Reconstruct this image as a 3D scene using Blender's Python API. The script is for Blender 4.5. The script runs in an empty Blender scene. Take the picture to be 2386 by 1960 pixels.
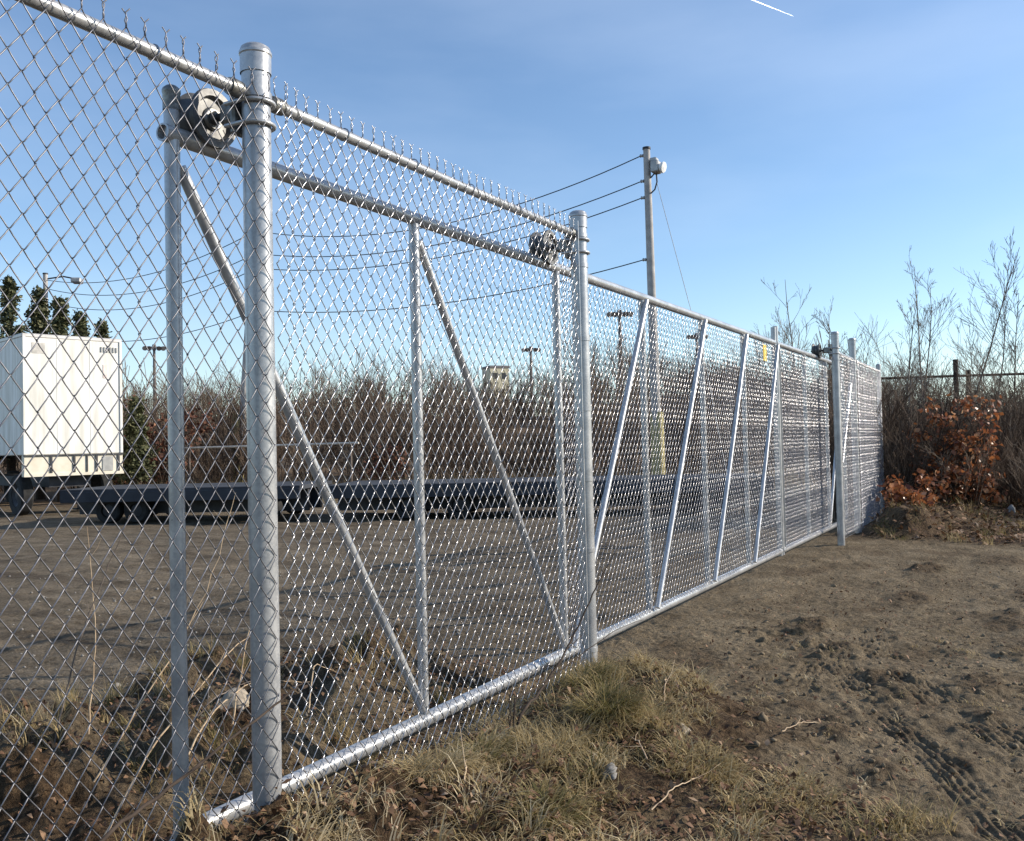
import bpy, math, random
import numpy as np
from mathutils import Vector, Matrix

rng = np.random.default_rng(7)
random.seed(7)
scene = bpy.context.scene
COL = scene.collection
R = math.radians

# ------------------------------------------------------------------ camera
CAM = np.array([-2.2727, -2.2310, 1.1898])
r_ = Vector((0.48992, -0.87146, -0.02315)); u_ = Vector((-0.01073, -0.03259, 0.99941)); f_ = Vector((0.87170, 0.48938, 0.02532))
cam_data = bpy.data.cameras.new('camera'); cam = bpy.data.objects.new('camera', cam_data); COL.objects.link(cam)
M3 = Matrix((r_, u_, -f_)).transposed()
cam.matrix_world = Matrix.Translation(Vector(CAM)) @ M3.to_4x4()
cam_data.sensor_width = 36; cam_data.lens = 32.53
cam_data.clip_start = 0.05; cam_data.clip_end = 12000
scene.camera = cam

# ------------------------------------------------------------------ sky and sun
SUN_AZ, SUN_EL = R(-55), R(25)
world = bpy.data.worlds.new('World'); scene.world = world; world.use_nodes = True
nt = world.node_tree; nt.nodes.clear()
sky = nt.nodes.new('ShaderNodeTexSky'); sky.sky_type = 'NISHITA'; sky.sun_disc = False
sky.sun_elevation = SUN_EL; sky.sun_rotation = math.pi / 2 - SUN_AZ
sky.altitude = 50; sky.air_density = 1.0; sky.dust_density = 0.25; sky.ozone_density = 3.2
bg = nt.nodes.new('ShaderNodeBackground'); bg.inputs['Strength'].default_value = 0.15
wo = nt.nodes.new('ShaderNodeOutputWorld')
# thin high cirrus veil: noise stretched along the horizon, laid over the whole sky
tc = nt.nodes.new('ShaderNodeTexCoord'); mp = nt.nodes.new('ShaderNodeMapping')
mp.inputs['Scale'].default_value = (1.6, 2.6, 9.0)
nz = nt.nodes.new('ShaderNodeTexNoise'); nz.inputs['Scale'].default_value = .8; nz.inputs['Detail'].default_value = 7
cr = nt.nodes.new('ShaderNodeValToRGB')
cr.color_ramp.elements[0].position = 0.40; cr.color_ramp.elements[0].color = (0, 0, 0, 1)
cr.color_ramp.elements[1].position = 0.90; cr.color_ramp.elements[1].color = (0.26, 0.26, 0.26, 1)
mx = nt.nodes.new('ShaderNodeMixRGB'); mx.inputs['Color2'].default_value = (5.2, 6.0, 7.2, 1)
nt.links.new(tc.outputs['Generated'], mp.inputs['Vector']); nt.links.new(mp.outputs['Vector'], nz.inputs['Vector'])
nt.links.new(nz.outputs['Fac'], cr.inputs['Fac']); nt.links.new(cr.outputs['Color'], mx.inputs['Fac'])
nt.links.new(sky.outputs['Color'], mx.inputs['Color1']); nt.links.new(mx.outputs['Color'], bg.inputs['Color'])
nt.links.new(bg.outputs['Background'], wo.inputs['Surface'])
sun_data = bpy.data.lights.new('sun', 'SUN'); sun_data.energy = 5.0; sun_data.angle = R(0.53); sun_data.color = (1.0, 0.90, 0.76)
sun = bpy.data.objects.new('sun', sun_data); COL.objects.link(sun)
sd = Vector((math.cos(SUN_EL) * math.cos(SUN_AZ), math.cos(SUN_EL) * math.sin(SUN_AZ), math.sin(SUN_EL)))
sun.rotation_euler = sd.to_track_quat('Z', 'Y').to_euler(); sun.location = (5, -8, 12)
vs = scene.view_settings
vs.view_transform = 'Standard'; vs.look = 'None'; vs.exposure = 0.38; vs.gamma = 1.0; vs.use_curve_mapping = False
scene.cycles.max_bounces = 6; scene.cycles.diffuse_bounces = 2; scene.cycles.glossy_bounces = 3
scene.cycles.transparent_max_bounces = 4

# ------------------------------------------------------------------ materials
def lin(h):
    return tuple((((c / 255) / 12.92) if c <= 10 else (((c / 255) + .055) / 1.055) ** 2.4) for c in h)

def mat(name, a, b=None, rough=.8, metal=0., scale=8., bump=0., bscale=None, detail=4, spec=.3, attr=None, ramp=None, coords='Object', voro=0., stretch=None):
    m = bpy.data.materials.new(name); m.use_nodes = True
    t = m.node_tree; p = t.nodes['Principled BSDF']
    p.inputs['Roughness'].default_value = rough; p.inputs['Metallic'].default_value = metal
    p.inputs['Specular IOR Level'].default_value = spec
    c = t.nodes.new('ShaderNodeTexCoord')
    n = t.nodes.new('ShaderNodeTexNoise'); n.inputs['Scale'].default_value = scale; n.inputs['Detail'].default_value = detail
    if stretch:
        mpn = t.nodes.new('ShaderNodeMapping'); mpn.inputs['Scale'].default_value = stretch
        t.links.new(c.outputs[coords], mpn.inputs['Vector']); t.links.new(mpn.outputs['Vector'], n.inputs['Vector'])
    else: t.links.new(c.outputs[coords], n.inputs['Vector'])
    if ramp is not None:
        at = t.nodes.new('ShaderNodeAttribute'); at.attribute_name = attr
        rp = t.nodes.new('ShaderNodeValToRGB')
        el = rp.color_ramp.elements
        while len(el) < len(ramp): el.new(0.5)
        for e, (pos, colr) in zip(el, ramp): e.position = pos; e.color = (*colr, 1)
        t.links.new(at.outputs['Fac'], rp.inputs['Fac'])
        hs = t.nodes.new('ShaderNodeMixRGB'); hs.blend_type = 'MULTIPLY'; hs.inputs['Fac'].default_value = .5
        t.links.new(rp.outputs['Color'], hs.inputs['Color1']); t.links.new(n.outputs['Fac'], hs.inputs['Color2'])
        t.links.new(hs.outputs['Color'], p.inputs['Base Color'])
    else:
        rp = t.nodes.new('ShaderNodeValToRGB')
        rp.color_ramp.elements[0].position = .35; rp.color_ramp.elements[1].position = .65
        rp.color_ramp.elements[0].color = (*a, 1); rp.color_ramp.elements[1].color = (*(b or a), 1)
        src = n.outputs['Fac']
        if voro:
            v = t.nodes.new('ShaderNodeTexVoronoi'); v.inputs['Scale'].default_value = voro
            t.links.new(c.outputs[coords], v.inputs['Vector'])
            mm = t.nodes.new('ShaderNodeMixRGB'); mm.inputs['Fac'].default_value = .22
            t.links.new(n.outputs['Fac'], mm.inputs['Color1']); t.links.new(v.outputs['Color'], mm.inputs['Color2'])
            src = mm.outputs['Color']
            mr = t.nodes.new('ShaderNodeMapRange'); mr.inputs['To Min'].default_value = rough - .08; mr.inputs['To Max'].default_value = rough + .12
            t.links.new(src, mr.inputs['Value']); t.links.new(mr.outputs['Result'], p.inputs['Roughness'])
        t.links.new(src, rp.inputs['Fac']); t.links.new(rp.outputs['Color'], p.inputs['Base Color'])
    if bump:
        n2 = t.nodes.new('ShaderNodeTexNoise'); n2.inputs['Scale'].default_value = bscale or scale * 3; n2.inputs['Detail'].default_value = 6
        bp = t.nodes.new('ShaderNodeBump'); bp.inputs['Strength'].default_value = 1.0; bp.inputs['Distance'].default_value = bump
        t.links.new(c.outputs[coords], n2.inputs['Vector']); t.links.new(n2.outputs['Fac'], bp.inputs['Height']); t.links.new(bp.outputs['Normal'], p.inputs['Normal'])
    return m

M = {}
M['galv'] = mat('galvanised_pipe', (.31, .32, .335), (.46, .465, .47), rough=.30, metal=.42, scale=9, voro=110, bump=.00012, bscale=60, spec=.5)
M['galv_brace'] = mat('galvanised_brace', (.40, .41, .43), (.54, .55, .56), rough=.30, metal=.45, scale=10, voro=70, spec=.5)
M['wire'] = mat('galvanised_wire', (.30, .30, .315), (.42, .42, .435), rough=.30, metal=.90, scale=6, spec=.5)
M['left_bay_wire'] = mat('dark_rough_wire', (.13, .13, .145), (.21, .21, .225), rough=.46, metal=.75, scale=6, spec=.4)  # darker, rougher wire, used for the left bay only
M['cast'] = mat('cast_aluminium', (.15, .15, .145), (.28, .28, .265), rough=.42, metal=.7, scale=30, bump=.001, bscale=120)
M['wheel'] = mat('dull_wheel', (.085, .085, .085), (.17, .17, .165), rough=.5, metal=.55, scale=25)
M['iron'] = mat('dark_iron', (.05, .05, .055), (.09, .09, .09), rough=.55, metal=.5, scale=20)
M['yellow_plate'] = mat('yellow_plate', (.62, .42, .03), (.68, .48, .05), rough=.5, scale=15)
M['trailer_white'] = mat('white_trailer_skin', (.60, .585, .53), (.82, .815, .78), rough=.5, scale=1.6, detail=9, stretch=(3.5, 3.5, .35))
M['trailer_cream'] = mat('cream_panel', (.62, .56, .44), (.74, .69, .58), rough=.55, scale=3)
M['trailer_trim'] = mat('aluminium_trim', (.52, .50, .48), (.62, .60, .57), rough=.5, metal=.4, scale=4)
M['dark_steel'] = mat('dark_steel', (.035, .037, .042), (.065, .065, .07), rough=.6, metal=.3, scale=5)
M['rubber'] = mat('rubber', (.016, .016, .016), (.03, .03, .03), rough=.85, scale=9)
M['deck_grey'] = mat('blue_grey_deck', (.030, .033, .040), (.050, .055, .065), rough=.9, scale=2)
M['red_mark'] = mat('faded_red', (.70, .55, .50), (.78, .68, .63), rough=.6)
M['grey_mark'] = mat('grey_vent', (.30, .30, .29), (.40, .40, .38), rough=.6)
M['pole_wood'] = mat('weathered_pole', (.33, .315, .30), (.47, .45, .43), rough=.85, scale=5, bump=.004, bscale=40)
M['yellow_guard'] = mat('yellow_guard', (.36, .31, .13), (.46, .40, .19), rough=.55, scale=4)
M['cable'] = mat('cable', (.03, .035, .045), rough=.6)
M['lamp'] = mat('lamp_housing', (.30, .30, .30), (.42, .42, .41), rough=.45, metal=.4)
M['lamp_glass'] = mat('lamp_glass', (.75, .77, .78), rough=.12, spec=.6)
M['mast'] = mat('mast_steel', (.13, .11, .11), (.20, .18, .17), rough=.6, metal=.3)
M['pale_pipe'] = mat('pale_pipe', (.42, .40, .37), (.60, .57, .52), rough=.5)
M['bldg'] = mat('pale_render', (.55, .50, .36), (.64, .58, .42), rough=.8, scale=.5)
M['bldg_roof'] = mat('roof_felt', (.20, .19, .19), rough=.9)
M['bark_dark'] = mat('dark_bark', (.030, .021, .016), (.062, .045, .034), rough=.9, scale=20)
M['bark_grey'] = mat('grey_bark', (.11, .085, .07), (.20, .165, .14), rough=.9, scale=6)
M['bark_pale'] = mat('pale_bark', (.20, .165, .14), (.30, .26, .22), rough=.9, scale=3)
M['brush'] = mat('brush_twigs', None, rough=.9, scale=.6, attr='tint', ramp=[(0, (.045, .03, .022)), (.45, (.10, .066, .046)), (.75, (.17, .12, .085)), (1, (.27, .22, .17))])
M['oak_leaf'] = mat('rust_oak_leaf', None, rough=.38, scale=12, attr='tint', spec=.5, ramp=[(0, (.15, .05, .025)), (.4, (.37, .125, .048)), (.75, (.56, .22, .08)), (1, (.74, .45, .25))])
M['litter'] = mat('leaf_litter', None, rough=.7, scale=14, attr='tint', ramp=[(0, (.06, .032, .018)), (.4, (.20, .105, .055)), (.75, (.38, .23, .13)), (1, (.60, .47, .34))])
M['grass'] = mat('dry_grass', None, rough=.7, scale=3, attr='tint', ramp=[(0, (.10, .105, .028)), (.25, (.25, .215, .075)), (.45, (.42, .31, .145)), (.75, (.62, .48, .25)), (1, (.75, .63, .42))])
def let_light_through(m, w):
    t = m.node_tree; p = t.nodes['Principled BSDF']; tr = t.nodes.new('ShaderNodeBsdfTranslucent'); mxs = t.nodes.new('ShaderNodeMixShader'); mxs.inputs['Fac'].default_value = w
    src = p.inputs['Base Color'].links[0].from_socket; t.links.new(src, tr.inputs['Color'])
    t.links.new(p.outputs[0], mxs.inputs[1]); t.links.new(tr.outputs[0], mxs.inputs[2]); t.links.new(mxs.outputs[0], t.nodes['Material Output'].inputs['Surface'])
let_light_through(M['grass'], .35); let_light_through(M['oak_leaf'], .3); let_light_through(M['litter'], .15)
M['needle'] = mat('conifer_needles', None, rough=.7, scale=2, attr='tint', ramp=[(0, (.035, .045, .02)), (.5, (.09, .10, .042)), (1, (.20, .19, .10))])
M['stone'] = mat('tan_stone', (.24, .20, .15), (.38, .33, .26), rough=.9, scale=9, bump=.01, bscale=30)
M['stone_grey'] = mat('grey_stone', (.13, .13, .13), (.27, .26, .25), rough=.9, scale=12, bump=.008, bscale=40)
M['straw_stem'] = mat('dry_stem', (.38, .27, .17), (.56, .43, .29), rough=.7, scale=5)
M['contrail'] = mat('ice_trail', (.95, .95, .95), rough=1)
_t = M['contrail'].node_tree; _tr = _t.nodes.new('ShaderNodeBsdfTranslucent'); _tr.inputs['Color'].default_value = (.95, .95, .95, 1); _ad = _t.nodes.new('ShaderNodeAddShader')
_t.links.new(_t.nodes['Principled BSDF'].outputs[0], _ad.inputs[0]); _t.links.new(_tr.outputs[0], _ad.inputs[1]); _t.links.new(_ad.outputs[0], _t.nodes['Material Output'].inputs['Surface'])

# ground material: bare soil, gravel and humus mixed by where each really lies
def ground_mat():
    m = bpy.data.materials.new('soil_and_gravel'); m.use_nodes = True; t = m.node_tree; p = t.nodes['Principled BSDF']
    p.inputs['Roughness'].default_value = .95; p.inputs['Specular IOR Level'].default_value = .15
    c = t.nodes.new('ShaderNodeTexCoord')
    def noise(s, d=6):
        n = t.nodes.new('ShaderNodeTexNoise'); n.inputs['Scale'].default_value = s; n.inputs['Detail'].default_value = d
        n.inputs['Roughness'].default_value = .65
        t.links.new(c.outputs['Object'], n.inputs['Vector']); return n
    def ramp(src, stops):
        r = t.nodes.new('ShaderNodeValToRGB'); el = r.color_ramp.elements
        while len(el) < len(stops): el.new(.5)
        for e, (pos, col) in zip(el, stops): e.position = pos; e.color = (*col, 1)
        t.links.new(src, r.inputs['Fac']); return r
    def mixc(fac, a, b, bt='MIX'):
        x = t.nodes.new('ShaderNodeMixRGB'); x.blend_type = bt
        if isinstance(fac, float): x.inputs['Fac'].default_value = fac
        else: t.links.new(fac, x.inputs['Fac'])
        t.links.new(a, x.inputs['Color1']); t.links.new(b, x.inputs['Color2']); return x
    def attr(n):
        a = t.nodes.new('ShaderNodeAttribute'); a.attribute_name = n; return a.outputs['Fac']
    n1 = noise(2.2); n2 = noise(28); n3 = noise(140, 3)
    dirt = ramp(n1.outputs['Fac'], [(.3, (.125, .094, .058)), (.5, (.188, .146, .093)), (.7, (.250, .200, .133))])
    grav = ramp(n1.outputs['Fac'], [(.3, (.110, .087, .060)), (.5, (.170, .138, .098)), (.7, (.232, .194, .143))])
    hum = ramp(n2.outputs['Fac'], [(.3, (.034, .022, .013)), (.55, (.085, .055, .031)), (.75, (.155, .108, .062))])
    tan = ramp(n1.outputs['Fac'], [(.3, (.120, .085, .058)), (.7, (.230, .170, .115))])
    mpg = t.nodes.new('ShaderNodeMapping'); mpg.inputs['Rotation'].default_value = (0, 0, R(25)); mpg.inputs['Scale'].default_value = (1.9, .12, 1)
    t.links.new(c.outputs['Object'], mpg.inputs['Vector']); nst = t.nodes.new('ShaderNodeTexNoise'); nst.inputs['Scale'].default_value = 1.3; nst.inputs['Detail'].default_value = 7; nst.inputs['Roughness'].default_value = .7
    t.links.new(mpg.outputs['Vector'], nst.inputs['Vector'])
    stk = ramp(nst.outputs['Fac'], [(.38, (.55, .52, .50)), (.5, (.95, .94, .92)), (.62, (1.25, 1.24, 1.22))])
    grs = mixc(.85, grav.outputs['Color'], stk.outputs['Color'], 'MULTIPLY')
    a = mixc(attr('gravel'), dirt.outputs['Color'], grs.outputs['Color'])
    b = mixc(attr('humus'), a.outputs['Color'], hum.outputs['Color'])
    d = mixc(attr('bank'), b.outputs['Color'], tan.outputs['Color'])
    sp = ramp(n2.outputs['Fac'], [(.34, (.48, .46, .44)), (.5, (1, 1, 1)), (.70, (1.3, 1.28, 1.25))])
    e = mixc(.8, d.outputs['Color'], sp.outputs['Color'], 'MULTIPLY')
    v = t.nodes.new('ShaderNodeTexVoronoi'); v.inputs['Scale'].default_value = 55; t.links.new(c.outputs['Object'], v.inputs['Vector'])
    pv = ramp(v.outputs['Color'], [(.2, (.72, .70, .68)), (.75, (1, 1, 1)), (.95, (1.35, 1.33, 1.3))])
    g = mixc(.6, e.outputs['Color'], pv.outputs['Color'], 'MULTIPLY')
    t.links.new(g.outputs['Color'], p.inputs['Base Color'])
    ad = t.nodes.new('ShaderNodeMath'); ad.operation = 'ADD'; t.links.new(n2.outputs['Fac'], ad.inputs[0])
    mu = t.nodes.new('ShaderNodeMath'); mu.operation = 'MULTIPLY'; mu.inputs[1].default_value = .35; t.links.new(n3.outputs['Fac'], mu.inputs[0]); t.links.new(mu.outputs[0], ad.inputs[1])
    bp = t.nodes.new('ShaderNodeBump'); bp.inputs['Distance'].default_value = .034; bp.inputs['Strength'].default_value = 1
    t.links.new(ad.outputs[0], bp.inputs['Height']); t.links.new(bp.outputs['Normal'], p.inputs['Normal'])
    return m
M['ground'] = ground_mat()

# ------------------------------------------------------------------ helpers
def tag(o, label=None, cat=None, group=None, kind=None):
    if label: o['label'] = label
    if cat: o['category'] = cat
    if group: o['group'] = group
    if kind: o['kind'] = kind
    return o

def empty(name, loc=(0, 0, 0), rz=0.):
    o = bpy.data.objects.new(name, None); COL.objects.link(o); o.location = loc; o.rotation_euler = (0, 0, rz); o.empty_display_size = .1
    return o

def np_mesh(name, V, Q, tint=None, smooth=False):
    V = np.asarray(V, dtype=np.float32); Q = np.asarray(Q, dtype=np.int32); k = Q.shape[1]
    me = bpy.data.meshes.new(name)
    me.vertices.add(len(V)); me.vertices.foreach_set('co', V.ravel())
    me.loops.add(Q.size); me.loops.foreach_set('vertex_index', Q.ravel())
    me.polygons.add(len(Q)); me.polygons.foreach_set('loop_start', np.arange(0, Q.size, k, dtype=np.int32))
    if smooth: me.polygons.foreach_set('use_smooth', np.ones(len(Q), dtype=bool))
    if tint is not None:
        at = me.attributes.new('tint', 'FLOAT', 'POINT'); at.data.foreach_set('value', np.asarray(tint, dtype=np.float32))
    me.update(calc_edges=True); me.validate()
    return me

def link(name, me, material, parent=None, loc=None):
    o = bpy.data.objects.new(name, me); COL.objects.link(o)
    if material is not None and len(me.materials) == 0: me.materials.append(material)
    if parent is not None: o.parent = parent
    if loc is not None: o.location = loc
    return o

class MB:
    def __init__(s): s.v = []; s.f = []; s.sm = []
    def tube(s, pts, rad, n=12, caps=True, smooth=True):
        P = [Vector(p) for p in pts]
        if not hasattr(rad, '__len__'): rad = [rad] * len(P)
        T = []
        for i in range(len(P)):
            a = P[max(0, i - 1)]; b = P[min(len(P) - 1, i + 1)]
            T.append((b - a).normalized())
        up = Vector((0, 0, 1)) if abs(T[0].z) < .9 else Vector((1, 0, 0))
        x = T[0].cross(up).normalized(); b0 = len(s.v)
        for i, p in enumerate(P):
            x = (x - T[i] * x.dot(T[i])).normalized(); y = T[i].cross(x)
            for k in range(n):
                a = 2 * math.pi * k / n; s.v.append(p + (x * math.cos(a) + y * math.sin(a)) * rad[i])
        for i in range(len(P) - 1):
            for k in range(n):
                k2 = (k + 1) % n
                s.f.append((b0 + i * n + k, b0 + i * n + k2, b0 + (i + 1) * n + k2, b0 + (i + 1) * n + k)); s.sm.append(smooth)
        if caps:
            b1 = len(s.v); s.v += [s.v[b0 + k].copy() for k in range(n)] + [s.v[b0 + (len(P) - 1) * n + k].copy() for k in range(n)]
            s.f.append(tuple(b1 + k for k in reversed(range(n)))); s.sm.append(False)
            s.f.append(tuple(b1 + n + k for k in range(n))); s.sm.append(False)
        return s
    def lathe(s, prof, org, axis, n=24, smooth=True, close=False):
        ax = Vector(axis).normalized(); up = Vector((0, 0, 1)) if abs(ax.z) < .9 else Vector((1, 0, 0))
        x = ax.cross(up).normalized(); y = ax.cross(x); o = Vector(org)
        m = len(prof); segs = m if close else m - 1; last = None; prevd = None
        def ring(t, r):
            b = len(s.v)
            for k in range(n):
                a = 2 * math.pi * k / n; s.v.append(o + ax * t + (x * math.cos(a) + y * math.sin(a)) * max(r, 1e-4))
            return b
        for i in range(segs):
            p, q = prof[i], prof[(i + 1) % m]; dv = Vector((q[0] - p[0], q[1] - p[1]))
            if dv.length < 1e-9: continue
            dv.normalize()
            # corners sharper than about 35 degrees get their own ring, so that straight pipe keeps straight normals
            ra = last if (last is not None and prevd is not None and prevd.dot(dv) > .82) else ring(*p)
            rb = ring(*q); last, prevd = rb, dv
            for k in range(n):
                k2 = (k + 1) % n
                s.f.append((ra + k, ra + k2, rb + k2, rb + k)); s.sm.append(smooth)
        return s
    def box(s, c, d, rot=None, bev=0.):
        c = Vector(c); hx, hy, hz = d[0] / 2, d[1] / 2, d[2] / 2; b0 = len(s.v)
        rm = rot if rot is not None else Matrix.Identity(3)
        if bev:
            k = min(bev, hx * .9, hy * .9, hz * .9)
            pts = []
            for sx in (-1, 1):
                for sy in (-1, 1):
                    for sz in (-1, 1):
                        pts += [(sx * hx, sy * (hy - k), sz * (hz - k)), (sx * (hx - k), sy * hy, sz * (hz - k)), (sx * (hx - k), sy * (hy - k), sz * hz)]
            import bmesh
            bm = bmesh.new()
            vs_ = [bm.verts.new(p) for p in pts]
            bmesh.ops.convex_hull(bm, input=vs_); bm.verts.ensure_lookup_table(); bm.verts.index_update()
            for v in bm.verts: s.v.append(c + rm @ v.co)
            for f in bm.faces: s.f.append(tuple(b0 + v.index for v in f.verts)); s.sm.append(False)
            bm.free(); return s
        for sx in (-1, 1):
            for sy in (-1, 1):
                for sz in (-1, 1): s.v.append(c + rm @ Vector((sx * hx, sy * hy, sz * hz)))
        for q in ((0, 1, 3, 2), (4, 6, 7, 5), (0, 4, 5, 1), (2, 3, 7, 6), (0, 2, 6, 4), (1, 5, 7, 3)):
            s.f.append(tuple(b0 + i for i in q)); s.sm.append(False)
        return s
    def mesh(s, name):
        me = bpy.data.meshes.new(name); me.from_pydata([tuple(v) for v in s.v], [], s.f)
        me.polygons.foreach_set('use_smooth', s.sm); me.update(); return me
    def build(s, name, material, parent=None, loc=None):
        return link(name, s.mesh(name), material, parent, loc)

# numpy value noise -----------------------------------------------------
def _hash(ix, iy, seed):
    h = (ix.astype(np.int64) * 374761393 + iy.astype(np.int64) * 668265263 + seed * 1442695041) & 0xffffffff
    h = ((h ^ (h >> 13)) * 1274126177) & 0xffffffff
    return ((h ^ (h >> 16)) & 0xffff) / 65535.0
def vnoise(x, y, seed=0):
    ix = np.floor(x); iy = np.floor(y); fx = x - ix; fy = y - iy
    sx = fx * fx * fx * (fx * (fx * 6 - 15) + 10); sy = fy * fy * fy * (fy * (fy * 6 - 15) + 10)
    a = _hash(ix, iy, seed); b = _hash(ix + 1, iy, seed); c = _hash(ix, iy + 1, seed); d = _hash(ix + 1, iy + 1, seed)
    return (a + (b - a) * sx) * (1 - sy) + (c + (d - c) * sx) * sy - .5
def fbm(x, y, o=4, seed=0):
    s = 0; a = 1.; f = 1.
    for i in range(o): s = s + a * vnoise(x * f + 17.3 * i, y * f - 9.1 * i, seed + i); a *= .5; f *= 2.03
    return s
def sstep(v, a, b):
    t = np.clip((v - a) / (b - a), 0, 1); return t * t * (3 - 2 * t)

# ------------------------------------------------------------------ terrain
RUTS = [  # wheel tracks pressed into the soil: polyline, half width
    ([(1.2, -2.35), (1.6, -2.12), (1.99, -1.96), (2.52, -1.73), (3.1, -1.45), (3.7, -1.15)], .10),
    ([(2.6, -2.20), (2.95, -2.02), (3.48, -1.71), (4.1, -1.42), (4.7, -1.22), (5.4, -1.1)], .13),
    ([(2.9, -1.55), (3.5, -1.28), (4.0, -1.08), (4.5, -.95), (4.9, -.80)], .11),
    ([(3.3, -.98), (3.7, -.95), (4.1, -.93), (4.5, -.90)], .08),
]
LUMPS = [  # x, y, height, rx, ry : clods and scrapes in the soil
    (5.11, -.68, .10, .34, .16), (4.60, -1.0, .075, .16, .12), (3.78, -1.41, .085, .22, .15), (3.85, -1.92, .085, .24, .15), (6.8, -1.25, .07, .34, .22),
    (3.0, -1.08, .06, .14, .10), (2.5, -1.35, .06, .13, .10), (3.25, -1.98, .06, .14, .10), (2.35, -1.9, .05, .12, .1), (8.6, -1.2, .09, .5, .2), (9.6, -1.9, .07, .6, .3), (2.75, -1.62, .05, .11, .08),
    (2.15, -1.60, .06, .13, .1), (2.9, -.85, .045, .13, .1), (5.8, -2.0, .07, .3, .2), (4.9, -2.2, .06, .25, .2), (7.4, -2.2, .07, .5, .25),
    # heaps behind the fence
    (1.15, 1.45, .12, .34, .30), (1.95, 1.40, .15, .34, .40), (.55, 2.05, .10, .40, .32), (2.5, 1.25, .15, .25, .3), (.10, 1.45, .22, .34, .3),
    (1.55, .95, .10, .25, .2), (.55, 1.15, .20, .25, .25), (-.5, 1.9, .14, .5, .4), (1.5, 2.1, .12, .4, .25), (.85, .75, .09, .22, .16),
    # roots of the mound below the rust leaved oak and the end of the fence
    (12.5, -.55, .34, .7, .42), (13.6, -1.0, .26, .9, .5), (15.5, -1.6, .25, 1.6, .8), (11.9, -.75, .14, .4, .25),
    # soil banked up round the foot of the near gate post
    (-.02, -.10, .125, .50, .24), (-.55, -.12, .07, .4, .25), (.45, -.22, .05, .35, .2)]
def mound(x, y):
    yy = y + .28
    prof = np.where(yy < 0, np.exp(-(yy / .85) ** 2), np.exp(-(yy / .50) ** 2))
    edge = 2.62 + .22 * fbm(y * 2.1, x * .2, 3, 41)
    return prof * (1 - sstep(x, edge - .18, edge + .16)) * (1 - .0 * x)
def ground_z(x, y, fine=True):
    x = np.asarray(x, float); y = np.asarray(y, float)
    rr = np.hypot(x - CAM[0], y - CAM[1])
    near = 1 - sstep(rr, 40, 90)
    z = -.305 + .05 * fbm(x * .22, y * .22, 3, 3) * near + .09 * sstep(x, 7, 11) * np.exp(-(y / 2.2) ** 2)
    m = mound(x, y)
    z = z + m * (.235 + .05 * fbm(x * 2.2, y * 2.2, 3, 9))
    for (cx, cy, h, rx, ry) in LUMPS:
        d2 = ((x - cx) / rx) ** 2 + ((y - cy) / ry) ** 2
        w = np.exp(-d2 * 1.1)
        h2 = h * (.42 if cx > 2.1 and cy < -.4 and cx < 11 else 1.); z = z + h2 * np.minimum(w, .72) * 1.2 * (1 + (1.5 if cx < 11 else .45) * fbm(x * 6, y * 6, 3, 77))
    berm = sstep(y, .35, .8) * (1 - sstep(y, 2.1, 2.7)) * sstep(x, -2.5, -1) * (1 - sstep(x, 2.5, 3.2))
    z = z + berm * (.10 + .20 * np.abs(fbm(x * 2.4, y * 2.4, 3, 21)) - .03)
    if fine:
        d = (1 - sstep(rr, 14, 26))
        dirt = (1 - m) * (y < .1)
        z = z + d * (.020 * fbm(x * 3.1, y * 3.1, 3, 31) + .015 * fbm(x * 9, y * 9, 3, 51) + .012 * fbm(x * 30, y * 30, 2, 61))
        z = z + d * m * (.05 * fbm(x * 7, y * 7, 3, 71))
        cl = fbm(x * 6.3, y * 6.3, 2, 91)
        patch = sstep(fbm(x * .9, y * .9, 2, 95), -.05, .35)
        z = z + d * dirt * .028 * sstep(cl, .28, .55) * patch
    yard = sstep(y, 1.8, 3.2) * (1 - sstep(rr, 22, 30))
    wv = (x * .42 - y * .91) + 1.2 * fbm(x * .15, y * .15, 2, 131)
    wz = (x * .91 + y * .42) + .9 * fbm(x * .2, y * .2, 2, 133)
    z = z + yard * (.022 * np.sin(wz * 3.1) * sstep(fbm(x * .3, y * .3, 2, 135), -.2, .3) + .016 * fbm(wz * 7, wv * .8, 2, 137) + .045 * fbm(x * .8, y * .8, 3, 139))
    s = (x - CAM[0]) * .872 + (y - CAM[1]) * .489
    z = z + sstep(s, 31, 52) * 3.6 * (.92 + .55 * fbm(x * .09, y * .09, 3, 5)) * sstep(y - 0.1 * x, -8, 4)
    return z
def seg_dist(x, y, pts):
    best = np.full(x.shape, 9.); sgn = np.zeros(x.shape); along = np.zeros(x.shape); acc = 0
    for (a, b) in zip(pts[:-1], pts[1:]):
        dx, dy = b[0] - a[0], b[1] - a[1]; L = math.hypot(dx, dy)
        t = np.clip(((x - a[0]) * dx + (y - a[1]) * dy) / L ** 2, 0, 1)
        ex = x - a[0] - t * dx; ey = y - a[1] - t * dy; d = np.hypot(ex, ey)
        sg = (dx * ey - dy * ex) / L
        k = d < best; best = np.where(k, d, best); sgn = np.where(k, np.sign(sg), sgn); along = np.where(k, acc + t * L, along); acc += L
    return best * sgn, along, acc
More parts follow.
